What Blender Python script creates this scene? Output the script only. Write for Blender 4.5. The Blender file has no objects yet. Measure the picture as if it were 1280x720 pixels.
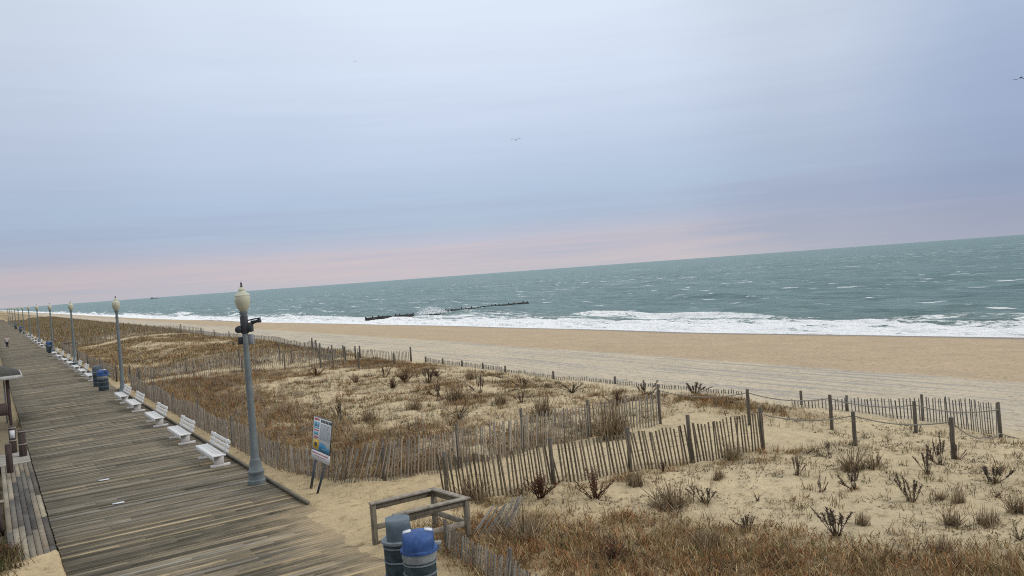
import bpy, bmesh, math, random
import numpy as np
from mathutils import Vector, Matrix
random.seed(7); rng=np.random.default_rng(11)
sc=bpy.context.scene; COL=sc.collection
R=math.radians

# ------------------------------------------------------------ camera and pixel rays
F=1000.; CH=6.0
yaw,pit,roll=R(33.3),R(-1.17),R(4.15)
fw=np.array([math.sin(yaw)*math.cos(pit),math.cos(yaw)*math.cos(pit),math.sin(pit)])
rt=np.cross(fw,[0,0,1]); rt/=np.linalg.norm(rt); up=np.cross(rt,fw)
r2=rt*math.cos(roll)-up*math.sin(roll); u2=up*math.cos(roll)+rt*math.sin(roll)
cam=bpy.data.cameras.new('camera'); co=bpy.data.objects.new('camera',cam); COL.objects.link(co); sc.camera=co
cam.sensor_width=36; cam.lens=36*F/1280; cam.clip_end=120000; cam.clip_start=.1
m=Matrix((( r2[0],u2[0],-fw[0],0),(r2[1],u2[1],-fw[1],0),(r2[2],u2[2],-fw[2],CH),(0,0,0,1)))
co.matrix_world=m
def ray(px,py): return fw+r2*(px-640)/F-u2*(py-360)/F
def at(px,py,z=0.):
    d=ray(px,py); t=(z-CH)/d[2]; return float(d[0]*t),float(d[1]*t)

# ------------------------------------------------------------ noise and terrain
def _h(i,j,s):
    v=np.sin(i*127.1+j*311.7+s*74.7)*43758.5453
    return v-np.floor(v)
def vn(x,y,s=0):
    x=np.asarray(x,float); y=np.asarray(y,float)
    i=np.floor(x); j=np.floor(y); a=x-i; b=y-j
    a=a*a*(3-2*a); b=b*b*(3-2*b)
    return (_h(i,j,s)*(1-a)+_h(i+1,j,s)*a)*(1-b)+(_h(i,j+1,s)*(1-a)+_h(i+1,j+1,s)*a)*b
def fbm(x,y,s=0,o=4):
    t=0;w=0;am=1.
    x=np.asarray(x,float);y=np.asarray(y,float)
    for k in range(o):
        t=t+am*vn(x,y,s+k*13); w+=am; am*=.5; x=x*2.03+5.1; y=y*2.03+1.7
    return t/w
def ss(a,b,x):
    t=np.clip((np.asarray(x,float)-a)/(b-a),0,1); return t*t*(3-2*t)
def xw(y):
    b=np.interp(y,[-300,34,71,118,194,353,591,900,4000],[84,76,72,70.3,65,59,54,53,53])
    return b+1.6*(vn(np.asarray(y)/22.,0*np.asarray(y),5)-.5)*np.clip(1,0,1)
SEA=-3.
def H(x,y):
    x=np.asarray(x,float); y=np.asarray(y,float)
    z=np.interp(x,[-200,-6,-.1,.9,1.0,6.9,7.06,7.3,9,22,26,30,36,43,46,47],[-.6,-.4,-.42,-.42,-.42,-.42,-.14,-.08,0,0,-.32,-.7,-1.,-1.2,-1.3,-1.35])
    w=xw(y); t=(x-47)/np.maximum(w-47,3)
    z=np.where(x>47,-1.35-1.65*np.clip(t,0,1)-np.clip(x-w,0,60)*.07,z)
    fld=ss(7.2,10,x)*(1-ss(24,29,x))
    z=z+fld*(.5*(fbm(x/6.,y/6.,3,4)-.47)+ .12*(fbm(x/1.1,y/1.1,9,3)-.5))
    z=z+ss(35,70,y)*ss(11,17,x)*(1-ss(23,28,x))*(.55+.4*(fbm(x/9.,y/14.,21,2)-.5))
    z=z-.55*ss(48,55,y)*(1-ss(62,67,y))*ss(12,17,x)*(1-ss(23,28,x))      # the second beach access cuts the dune
    # mound of scrub by the rope path
    z=z+.35*np.exp(-((x-24.3)/1.8)**2-((y-22.)/4.)**2)
    # crest the path climbs between the two slat fences
    z=z+.15*ss(12,17,x)*(1-ss(19,23,x))*ss(17,19,y)*(1-ss(20,22.5,y))
    z=z+ss(7.4,8.2,x)*(1-ss(30,40,x))*(.13*(fbm(x/.42,y/.42,31,2)-.5)+.05*(vn(x/.2,y/.2,33)-.5))
    z=z+ss(30,36,x)*(1-ss(60,75,x))*.05*(fbm(x/2.,y/14.,41,3)-.5)
    hm=ss(10.5,13,x)*(1-ss(25,27,x))*ss(22.5,24,y)*(1-ss(60,80,y)); z=z+hm*.38*(fbm(x/1.5,y/1.1,35,3)-.5)
    # sand blown over the deck at the access
    kk=ss(14.2,16.,y)*(1-ss(20.6,21.8,y)); xe=6.72+.45*(fbm(y*.9,x*0,51,3)-.5)
    dr_=np.clip((x-xe)*.11,-.02,.045)+.05*(fbm(x*3,y*3,52,3)-.5)
    z=np.where((x>5.7)&(x<7.1),z*(1-kk)+kk*np.where(x>xe-.35,dr_,z),z)
    z=np.where(x>=7.1,z+kk*.17*np.exp(-((x-7.1)/1.3)**2),z)
    # drift against the left edge of the deck
    k=ss(-3,-.2,x)*(1-ss(1.0,1.18,x))*(1-ss(22.2,23.2,y+1.1*(fbm(x*1.7,y*1.7,61,3)-.5)-.9*np.abs(x-.5)))
    z=z+k*(.47+.12*(fbm(x*2,y*2,62,3)-.5))
    k=(1-ss(1.02,1.3,x))*ss(.7,1,x)*(1-ss(21.5,22.6,y)); z=z+k*.03
    return z
def hz(x,y): return float(H(x,y))
def G(px,py):
    z=0.
    for _ in range(14):
        x,y=at(px,py,z); z=.5*z+.5*hz(x,y)
    x,y=at(px,py,z); return x,y,hz(x,y)
def dist(x,y): return x*fw[0]+y*fw[1]

# ------------------------------------------------------------ materials
def mat(name,build):
    m=bpy.data.materials.new(name); m.use_nodes=True; nt=m.node_tree
    b=nt.nodes['Principled BSDF']; build(nt,b); return m
def N(nt,t,**k):
    n=nt.nodes.new(t)
    for a,v in k.items():
        if a in ('inp',):
            for q,w in v.items(): n.inputs[q].default_value=w
        else: setattr(n,a,v)
    return n
def L(nt,a,b): nt.links.new(a,b)
def ramp(nt,fac,stops,interp='LINEAR'):
    r=N(nt,'ShaderNodeValToRGB'); r.color_ramp.interpolation=interp; e=r.color_ramp.elements
    while len(e)<len(stops): e.new(.5)
    for q,(p,c) in zip(e,stops): q.position=p; q.color=(c[0],c[1],c[2],1)
    L(nt,fac,r.inputs[0]); return r.outputs[0]
def noise(nt,scale,detail=4,vec=None,rough=.6,vs=None):
    n=N(nt,'ShaderNodeTexNoise'); n.inputs['Scale'].default_value=scale; n.inputs['Detail'].default_value=detail; n.inputs['Roughness'].default_value=rough
    if vec is None:
        vec=N(nt,'ShaderNodeTexCoord').outputs['Object']
    if vs:
        mp=N(nt,'ShaderNodeMapping'); mp.inputs['Scale'].default_value=vs; L(nt,vec,mp.inputs[0]); vec=mp.outputs[0]
    L(nt,vec,n.inputs['Vector']); return n.outputs['Fac']
def mixc(nt,f,a,b,mode='MIX'):
    n=N(nt,'ShaderNodeMix',data_type='RGBA',blend_type=mode)
    for s,v in ((n.inputs[0],f),(n.inputs[6],a),(n.inputs[7],b)):
        if isinstance(v,(int,float)): s.default_value=v
        elif isinstance(v,tuple): s.default_value=(v[0],v[1],v[2],1)
        else: L(nt,v,s)
    return n.outputs[2]
def mth(nt,op,a,b=None,c=None):
    n=N(nt,'ShaderNodeMath',operation=op)
    for i,v in enumerate((a,b,c)):
        if v is None: continue
        if isinstance(v,(int,float)): n.inputs[i].default_value=v
        else: L(nt,v,n.inputs[i])
    return n.outputs[0]
def bump(nt,b,h,dist_,strength=1.):
    n=N(nt,'ShaderNodeBump'); n.inputs['Distance'].default_value=dist_; n.inputs['Strength'].default_value=strength
    L(nt,h,n.inputs['Height']); L(nt,n.outputs[0],b.inputs['Normal']); return n
def attr(nt,name='Col'):
    return N(nt,'ShaderNodeAttribute',attribute_name=name).outputs['Color']
def simple(name,c,rough=.6,var=.25,scale=6,metal=0,bmp=.003,vs=None,spec=.3):
    def f(nt,b):
        n=noise(nt,scale,5,vs=vs)
        lo=tuple(x*(1-var) for x in c); hi=tuple(min(1,x*(1+var)) for x in c)
        L(nt,ramp(nt,n,[(.3,lo),(.7,hi)]),b.inputs['Base Color'])
        b.inputs['Roughness'].default_value=rough; b.inputs['Metallic'].default_value=metal
        b.inputs['Specular IOR Level'].default_value=spec
        if bmp: bump(nt,b,noise(nt,scale*6,3,vs=vs),bmp)
    return mat(name,f)
def colattr(name,rough=.85,var=.35,scale=14,spec=.15,vs=None):
    def f(nt,b):
        n=noise(nt,scale,4,vs=vs)
        g=ramp(nt,n,[(.25,(1-var,)*3),(.75,(1+var,)*3)])
        L(nt,mixc(nt,1.,attr(nt),g,'MULTIPLY'),b.inputs['Base Color'])
        b.inputs['Roughness'].default_value=rough; b.inputs['Specular IOR Level'].default_value=spec
    return mat(name,f)
M={}
M['white']=simple('white_paint',(.66,.65,.63),.55,.12,5)
M['lamp']=simple('grey_lamp_paint',(.155,.18,.185),.5,.2,4)
M['globe']=simple('cream_glass',(.47,.47,.35),.2,.12,3,bmp=0,spec=.5)
M['dark']=simple('dark_metal',(.035,.038,.045),.5,.3,8)
M['box']=simple('grey_box',(.26,.28,.3),.5,.15,8)
M['wood']=simple('weathered_wood',(.16,.14,.105),.85,.45,5,vs=(6,6,1),bmp=.004)
M['woodtop']=simple('weathered_rail',(.25,.22,.18),.85,.4,7,bmp=.004)
M['post']=simple('dark_weathered_post',(.115,.10,.08),.9,.4,6,vs=(5,5,.8),bmp=.005)
M['brown']=simple('brown_timber',(.075,.055,.05),.8,.4,5,vs=(5,5,1))
M['slat']=colattr('slat_wood',.9,.3,5,vs=(3,3,.6))
M['wire']=simple('rusty_wire',(.09,.07,.06),.7,.2)
M['rope']=simple('old_rope',(.26,.24,.2),.95,.25,30)
M['fascia']=simple('pale_fascia',(.42,.42,.40),.7,.2,6)
M['shingle']=simple('roof_shingle',(.085,.085,.075),.9,.5,9)
M['can']=simple('dark_blue_grey_plastic',(.036,.055,.066),.55,.55,9)
M['canrib']=simple('worn_grey_rib',(.17,.2,.22),.6,.3,9)
M['canlid']=simple('slate_grey_plastic',(.095,.125,.15),.5,.2,5)
M['bluelid']=simple('blue_plastic',(.035,.085,.24),.55,.4,7,spec=.3)
M['bag']=simple('grey_bag',(.24,.26,.26),.5,.3,8,bmp=.01)
M['plant']=colattr('dry_plant',.95,.2,30,.05)
M['pile']=simple('wet_pile',(.025,.024,.024),.55,.4,2)
M['sprayfoam']=simple('sea_spray',(.82,.85,.85),1,.04,2,bmp=0,spec=0)
M['ship']=simple('ship_grey',(.21,.26,.29),.8,.1,.1,bmp=0)
M['gull']=simple('gull_grey',(.09,.09,.1),.9,.2,5,bmp=0)
M['skin']=simple('skin',(.45,.28,.2),.6,.05,5,bmp=0)
M['coat']=simple('pale_coat',(.42,.36,.36),.9,.1,6)
M['trouser']=simple('dark_trousers',(.025,.025,.035),.9,.2,6)
M['hair']=simple('dark_hair',(.03,.02,.015),.8,.2,20,bmp=0)
def flat(name,c): return simple(name,c,.5,.04,10,bmp=0)
M['sg_w']=flat('sign_white',(.62,.64,.66)); M['sg_r']=flat('sign_red',(.5,.06,.06)); M['sg_b']=flat('sign_blue',(.03,.22,.42))
M['sg_y']=flat('sign_yellow',(.62,.42,.05)); M['sg_k']=flat('sign_black',(.04,.05,.06)); M['sg_g']=flat('sign_text_grey',(.22,.25,.29)); M['sg_c']=flat('sign_icon_blue',(.10,.35,.5))

def f_sand(nt,b):
    co_=N(nt,'ShaderNodeTexCoord').outputs['Object']
    n1=noise(nt,.35,5,co_); n2=noise(nt,3.2,6,co_,.7); n3=noise(nt,12,3,co_,.7)
    base=attr(nt)
    c=mixc(nt,1.,base,ramp(nt,n1,[(.3,(.9,.9,.9)),(.7,(1.08,1.07,1.06))]),'MULTIPLY')
    c=mixc(nt,1.,c,ramp(nt,n2,[(.32,(.52,.48,.43)),(.44,(.95,.95,.95)),(.7,(1.1,1.1,1.1))]),'MULTIPLY')
    c=mixc(nt,1.,c,ramp(nt,n3,[(.3,(.9,.89,.88)),(.7,(1.06,1.06,1.06))]),'MULTIPLY')
    # wheel tracks and rake lines along the beach, only where attribute 'track' says
    tr=N(nt,'ShaderNodeAttribute',attribute_name='track').outputs['Fac']
    nt1=noise(nt,1.,5,co_,.65,vs=(1.9,.05,1)); 
    f=ramp(nt,nt1,[(.42,(1,1,1)),(.49,(0,0,0))])
    f=mth(nt,'MULTIPLY',N_sep(nt,f),tr)
    c=mixc(nt,mth(nt,'MULTIPLY',f,.9),c,(.32,.30,.27))
    L(nt,c,b.inputs['Base Color'])
    wet=N(nt,'ShaderNodeAttribute',attribute_name='wet').outputs['Fac']
    L(nt,mth(nt,'MULTIPLY_ADD',wet,-.55,.95),b.inputs['Roughness']); b.inputs['Specular IOR Level'].default_value=.2
    fine=noise(nt,5.5,5,co_,.65)
    vor=N(nt,'ShaderNodeTexVoronoi'); vor.inputs['Scale'].default_value=2.3; vor.feature='SMOOTH_F1'; L(nt,co_,vor.inputs['Vector'])
    hh=mth(nt,'ADD',mth(nt,'MULTIPLY',vor.outputs['Distance'],.8),fine)
    bp=bump(nt,b,hh,.09,1.); L(nt,mth(nt,'MULTIPLY_ADD',wet,-.95,1.),bp.inputs['Strength'])
def N_sep(nt,c):
    n=N(nt,'ShaderNodeRGBToBW'); L(nt,c,n.inputs[0]); return n.outputs[0]
M['sand']=mat('sand',f_sand)
def f_sea(nt,b):
    co_=N(nt,'ShaderNodeTexCoord').outputs['Object']
    fa=N(nt,'ShaderNodeAttribute',attribute_name='foam').outputs['Fac']
    sh=N(nt,'ShaderNodeAttribute',attribute_name='shallow').outputs['Fac']
    wave_tone=noise(nt,1.,6,co_,.72,vs=(.16,.035,1)); wave_tone2=noise(nt,1.,6,co_,.72,vs=(.9,.2,1))  # streaks put the light and dark of wave faces into the water colour
    c=ramp(nt,mth(nt,'ADD',mth(nt,'MULTIPLY',wave_tone,.5),mth(nt,'MULTIPLY',wave_tone2,.5)),[(.38,(.065,.125,.125)),(.5,(.13,.215,.215)),(.64,(.22,.32,.315))])
    c=mixc(nt,mth(nt,'MULTIPLY',sh,.6),c,(.15,.21,.19))
    n1=noise(nt,1.,7,co_,.72,vs=(.7,.16,1)); n2=noise(nt,1.,6,co_,.7,vs=(3.0,.9,1))
    nn=mth(nt,'ADD',mth(nt,'MULTIPLY',n1,.6),mth(nt,'MULTIPLY',n2,.4))
    v=mth(nt,'ADD',fa,mth(nt,'MULTIPLY',mth(nt,'SUBTRACT',nn,.5),3.6))
    m1=N(nt,'ShaderNodeMapRange',interpolation_type='SMOOTHSTEP'); m1.inputs['From Min'].default_value=.42; m1.inputs['From Max'].default_value=.66; L(nt,v,m1.inputs[0])
    fa0=N(nt,'ShaderNodeMapRange'); fa0.inputs['From Min'].default_value=.02; fa0.inputs['From Max'].default_value=.2; L(nt,fa,fa0.inputs[0])
    foam=mth(nt,'MULTIPLY',m1.outputs[0],fa0.outputs[0])
    # whitecaps out at sea: short crests, gated so that they stay sparse
    w1=noise(nt,1.,5,co_,.6,vs=(.42,.11,1)); w2=noise(nt,1.,3,co_,.5,vs=(.013,.009,1)); w3=noise(nt,1.,5,co_,.7,vs=(1.6,.6,1))
    ww=mth(nt,'ADD',mth(nt,'MULTIPLY',w1,1.),mth(nt,'ADD',mth(nt,'MULTIPLY',w2,.30),mth(nt,'MULTIPLY',w3,.14)))
    m2=N(nt,'ShaderNodeMapRange',interpolation_type='SMOOTHSTEP'); m2.inputs['From Min'].default_value=.845; m2.inputs['From Max'].default_value=.905; L(nt,ww,m2.inputs[0])
    foam=mth(nt,'MAXIMUM',foam,mth(nt,'MULTIPLY',m2.outputs[0],.85))
    foam_shade=ramp(nt,noise(nt,1.,5,co_,.7,vs=(1.1,.5,1)),[(.3,(.74,.79,.80)),(.5,(.95,.96,.96))])  # greyer patches paint shadows into the foam colour
    L(nt,mixc(nt,foam,c,foam_shade),b.inputs['Base Color'])
    L(nt,mth(nt,'MULTIPLY_ADD',foam,.5,.42),b.inputs['Roughness'])
    b.inputs['IOR'].default_value=1.33
    L(nt,mth(nt,'MULTIPLY_ADD',foam,-.25,.27),b.inputs['Specular IOR Level'])
    h1=noise(nt,1.,8,co_,.68,vs=(.55,.22,1)); h2=noise(nt,1.,6,co_,.65,vs=(.14,.06,1))
    hh=mth(nt,'ADD',h1,mth(nt,'MULTIPLY',h2,1.6))
    bump(nt,b,hh,1.5,.9)
M['sea']=mat('sea_water',f_sea)
def f_deck(nt,b):
    co_=N(nt,'ShaderNodeTexCoord').outputs['Object']
    g=noise(nt,1.,6,co_,.7,vs=(1.6,26,1)); p=noise(nt,.8,5,co_,.65); q=noise(nt,9,3,co_,.6)
    c=mixc(nt,1.,attr(nt),ramp(nt,g,[(.3,(.62,.6,.58)),(.7,(1.35,1.33,1.3))]),'MULTIPLY')
    c=mixc(nt,1.,c,ramp(nt,p,[(.3,(.8,.79,.77)),(.7,(1.15,1.14,1.12))]),'MULTIPLY')
    # loose sand lying on the boards, thickest near the beach access
    sd=N(nt,'ShaderNodeAttribute',attribute_name='sandy').outputs['Fac']
    v=mth(nt,'ADD',sd,mth(nt,'ADD',mth(nt,'MULTIPLY',mth(nt,'SUBTRACT',p,.5),1.4),mth(nt,'MULTIPLY',mth(nt,'SUBTRACT',g,.5),1.6)))
    mr=N(nt,'ShaderNodeMapRange'); mr.inputs['From Min'].default_value=.45; mr.inputs['From Max'].default_value=1.1; L(nt,v,mr.inputs[0])
    c=mixc(nt,mth(nt,'MULTIPLY',mr.outputs[0],.75),c,(.40,.31,.19))
    L(nt,c,b.inputs['Base Color']); b.inputs['Roughness'].default_value=.85; b.inputs['Specular IOR Level'].default_value=.15
    bump(nt,b,g,.012,1.)
M['deck']=mat('deck_boards',f_deck)

# ------------------------------------------------------------ object helpers
def link(name,me,mt=None,parent=None,loc=None):
    o=bpy.data.objects.new(name,me); COL.objects.link(o)
    if mt is not None: 
        for q in (mt if isinstance(mt,(list,tuple)) else [mt]): me.materials.append(q)
    if parent is not None: o.parent=parent
    if loc is not None: o.location=loc
    return o
def tag(o,label=None,cat=None,group=None,kind=None):
    if label: o['label']=label
    if cat: o['category']=cat
    if group: o['group']=group
    if kind: o['kind']=kind
    return o
def empty(name,loc,rz=0):
    o=bpy.data.objects.new(name,None); COL.objects.link(o); o.location=loc; o.rotation_euler=(0,0,rz); o.empty_display_size=.2; return o
def copy_tree(o,parent=None):
    c=o.copy(); COL.objects.link(c)
    if parent is not None: c.parent=parent
    for ch in list(o.children): copy_tree(ch,c)
    return c
def npmesh(name,V,Fc,colors=None,smooth=False,extra=None):
    """V (n,3); Fc list of int arrays (m,3) or (m,4)"""
    me=bpy.data.meshes.new(name); V=np.asarray(V,np.float32)
    Fs=[np.asarray(f,np.int32) for f in (Fc if isinstance(Fc,list) else [Fc]) if len(f)]
    nl=sum(f.size for f in Fs); nf=sum(len(f) for f in Fs)
    me.vertices.add(len(V)); me.vertices.foreach_set('co',V.ravel())
    me.loops.add(nl); me.loops.foreach_set('vertex_index',np.concatenate([f.ravel() for f in Fs]))
    me.polygons.add(nf)
    st=[];a=0
    for f in Fs:
        k=f.shape[1]; st.append(a+np.arange(len(f))*k); a+=f.size
    me.polygons.foreach_set('loop_start',np.concatenate(st).astype(np.int32))
    if smooth: me.polygons.foreach_set('use_smooth',np.ones(nf,bool))
    me.update(calc_edges=True); me.validate()
    if colors is not None:
        at_=me.attributes.new('Col','FLOAT_COLOR','POINT')
        c=np.ones((len(V),4),np.float32); c[:,:3]=colors; at_.data.foreach_set('color',c.ravel())
    for k,v in (extra or {}).items():
        at_=me.attributes.new(k,'FLOAT','POINT'); at_.data.foreach_set('value',np.asarray(v,np.float32))
    return me
class MB:
    def __init__(s): s.V=[]; s.Q=[]; s.T=[]; s.C=[]; s.n=0
    def add(s,V,Q=(),T=(),c=(1,1,1)):
        s.V+= [tuple(v) for v in V]
        s.Q+= [[i+s.n for i in q] for q in Q]; s.T+= [[i+s.n for i in q] for q in T]
        s.C+= [c]*len(V); s.n+=len(V); return s
    def box(s,lo,hi,c=(1,1,1),M_=None):
        x0,y0,z0=lo;x1,y1,z1=hi
        V=[(x0,y0,z0),(x1,y0,z0),(x1,y1,z0),(x0,y1,z0),(x0,y0,z1),(x1,y0,z1),(x1,y1,z1),(x0,y1,z1)]
        if M_ is not None: V=[tuple(M_@Vector(v)) for v in V]
        return s.add(V,[(3,2,1,0),(4,5,6,7),(0,1,5,4),(1,2,6,5),(2,3,7,6),(3,0,4,7)],c=c)
    def bar(s,a,b,w,h=None,c=(1,1,1),bev=0):
        a=Vector(a);b=Vector(b);h=h or w; d=(b-a); l=d.length; d.normalize()
        u=Vector((0,0,1)) if abs(d.z)<.95 else Vector((0,1,0))
        x=d.cross(u).normalized(); z=x.cross(d).normalized()
        Mx=Matrix(((x.x,d.x,z.x,a.x),(x.y,d.y,z.y,a.y),(x.z,d.z,z.z,a.z),(0,0,0,1)))
        return s.box((-w/2,0,-h/2),(w/2,l,h/2),c,Mx)
    def tube(s,pts,r,seg=6,c=(1,1,1),cap=True):
        pts=[Vector(p) for p in pts]; k=len(pts); rr=r if isinstance(r,(list,tuple)) else [r]*k
        V=[]
        for i,p in enumerate(pts):
            d=(pts[min(i+1,k-1)]-pts[max(i-1,0)]).normalized()
            u=Vector((0,0,1)) if abs(d.z)<.9 else Vector((1,0,0))
            x=d.cross(u).normalized(); y=x.cross(d)
            for j in range(seg):
                t=2*math.pi*j/seg; V.append(p+x*math.cos(t)*rr[i]+y*math.sin(t)*rr[i])
        Q=[(i*seg+j,i*seg+(j+1)%seg,(i+1)*seg+(j+1)%seg,(i+1)*seg+j) for i in range(k-1) for j in range(seg)]
        T=[]
        if cap:
            V+= [pts[0],pts[-1]]; a=k*seg
            T=[(a,(j+1)%seg,j) for j in range(seg)]+[(a+1,(k-1)*seg+j,(k-1)*seg+(j+1)%seg) for j in range(seg)]
        return s.add(V,Q,T,c)
    def lathe(s,prof,seg=20,c=(1,1,1),o=(0,0,0)):
        V=[];k=len(prof)
        for r,z in prof:
            for j in range(seg):
                t=2*math.pi*j/seg; V.append((o[0]+r*math.cos(t),o[1]+r*math.sin(t),o[2]+z))
        Q=[(i*seg+j,i*seg+(j+1)%seg,(i+1)*seg+(j+1)%seg,(i+1)*seg+j) for i in range(k-1) for j in range(seg)]
        V+= [(o[0],o[1],o[2]+prof[0][1]),(o[0],o[1],o[2]+prof[-1][1])]; a=k*seg
        T=[(a,(j+1)%seg,j) for j in range(seg)]+[(a+1,(k-1)*seg+j,(k-1)*seg+(j+1)%seg) for j in range(seg)]
        return s.add(V,Q,T,c)
    def build(s,name,mt,parent=None,loc=None,bevel=0,smooth=False):
        fl=[]
        if s.Q: fl.append(np.array(s.Q))
        if s.T: fl.append(np.array(s.T))
        me=npmesh(name,np.array(s.V),fl,np.array(s.C),smooth)
        o=link(name,me,mt,parent,loc)
        if bevel:
            b=o.modifiers.new('b','BEVEL'); b.width=bevel; b.segments=1; b.limit_method='ANGLE'
        if smooth: 
            e=o.modifiers.new('e','EDGE_SPLIT'); e.split_angle=R(40)
        return o
def struct(o): o['kind']='structure'; return o

# ------------------------------------------------------------ sky
def N_clamp(nt,v):
    n=N(nt,'ShaderNodeClamp'); L(nt,v,n.inputs[0]); return n.outputs[0]
w=bpy.data.worlds.new('World'); sc.world=w; w.use_nodes=True; nt=w.node_tree
bg=nt.nodes['Background']; bg.inputs['Strength'].default_value=.1
SUN_EL,SUN_AZ=R(34),R(128)       # azimuth measured from +Y towards +X (over the sea)
sky=N(nt,'ShaderNodeTexSky',sky_type='NISHITA'); sky.sun_disc=False; sky.sun_elevation=SUN_EL; sky.sun_rotation=SUN_AZ; sky.dust_density=3
tc=N(nt,'ShaderNodeTexCoord').outputs['Generated']
sp=N(nt,'ShaderNodeSeparateXYZ'); L(nt,tc,sp.inputs[0])
nz=noise(nt,2.2,6,tc,.55,vs=(1,1,7)); nb=noise(nt,1.3,3,tc,.5,vs=(1,1,3)); nst=noise(nt,2.4,6,tc,.6,vs=(1,1,26))
el=mth(nt,'ADD',sp.outputs[2],mth(nt,'MULTIPLY',mth(nt,'SUBTRACT',nst,.5),.03))
def lin(c): return tuple(((v/255.+.055)/1.055)**2.4 for v in c)
K=10.
def S(*c): return tuple(v*K for v in lin(c))
def rampv(fac,stops): # values >1 kept by scaling after the ramp
    return ramp(nt,fac,[(p,lin(c)) for p,c in stops])
el2=mth(nt,'ADD',mth(nt,'MULTIPLY',el,1/.5),0)      # ramp covers sin(elev) 0..0.5
colr=rampv(el2,[(0,(204,198,203)),(.035,(211,199,203)),(.07,(207,198,205)),(.095,(192,196,213)),(.13,(181,197,218)),(.2,(183,202,225)),(.32,(200,214,236)),(.46,(215,227,246)),(.64,(226,237,252)),(1,(226,237,252))])
cool=rampv(el2,[(0,(186,190,205)),(.06,(178,186,207)),(.13,(174,187,213)),(.3,(196,210,234)),(.64,(226,237,252))])
az=mth(nt,'ARCTAN2',sp.outputs[0],sp.outputs[1])      # 0 at +Y, +90 deg at +X
pinkw=N(nt,'ShaderNodeMapRange',interpolation_type='SMOOTHSTEP'); pinkw.inputs['From Min'].default_value=R(62); pinkw.inputs['From Max'].default_value=R(45); L(nt,mth(nt,'ADD',az,mth(nt,'MULTIPLY',mth(nt,'SUBTRACT',nb,.5),.5)),pinkw.inputs[0])
pk=mth(nt,'ADD',pinkw.outputs[0],mth(nt,'MULTIPLY',mth(nt,'SUBTRACT',nst,.56),2.8)); pk=N_clamp(nt,pk); cl=mixc(nt,pk,cool,colr)
azf=mth(nt,'ADD',mth(nt,'MULTIPLY',az,1/math.pi/1.),0.5)   # -90..90 deg -> 0..1
br=ramp(nt,azf,[(0,(.7,.7,.7)),(.5,(.84,.84,.85)),(.58,(.93,.94,.95)),(.66,(1,1,1)),(.74,(.99,.99,.99)),(.80,(.86,.86,.86)),(.87,(.63,.67,.75)),(1,(.55,.58,.64))],'EASE')
brel=N(nt,'ShaderNodeMapRange'); brel.inputs['From Min'].default_value=0; brel.inputs['From Max'].default_value=.16; L(nt,sp.outputs[2],brel.inputs[0])
brx=mixc(nt,mth(nt,'MULTIPLY_ADD',brel.outputs[0],.45,.55),(1,1,1),br)
cl=mixc(nt,1.,cl,brx,'MULTIPLY')
cl=mixc(nt,1.,cl,ramp(nt,nz,[(.3,(.97,.975,.98)),(.7,(1.02,1.02,1.02))]),'MULTIPLY')
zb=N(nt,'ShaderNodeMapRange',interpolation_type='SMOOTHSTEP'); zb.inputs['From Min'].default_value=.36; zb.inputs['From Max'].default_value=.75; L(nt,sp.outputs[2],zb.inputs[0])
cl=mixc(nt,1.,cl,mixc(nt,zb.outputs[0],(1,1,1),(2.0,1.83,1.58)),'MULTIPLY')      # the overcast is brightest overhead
cl=mixc(nt,1.,cl,(K,K,K),'MULTIPLY')
out=mixc(nt,.95,sky.outputs[0],cl)
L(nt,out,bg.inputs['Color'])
sl=bpy.data.lights.new('sun','SUN'); sl.energy=1.45; sl.angle=R(14); sl.color=(1,.93,.86)
so=bpy.data.objects.new('sun',sl); COL.objects.link(so)
dv=Vector((math.sin(SUN_AZ)*math.cos(SUN_EL),math.cos(SUN_AZ)*math.cos(SUN_EL),math.sin(SUN_EL)))
so.rotation_euler=dv.to_track_quat('Z','Y').to_euler(); so.location=(40,0,60)

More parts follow.
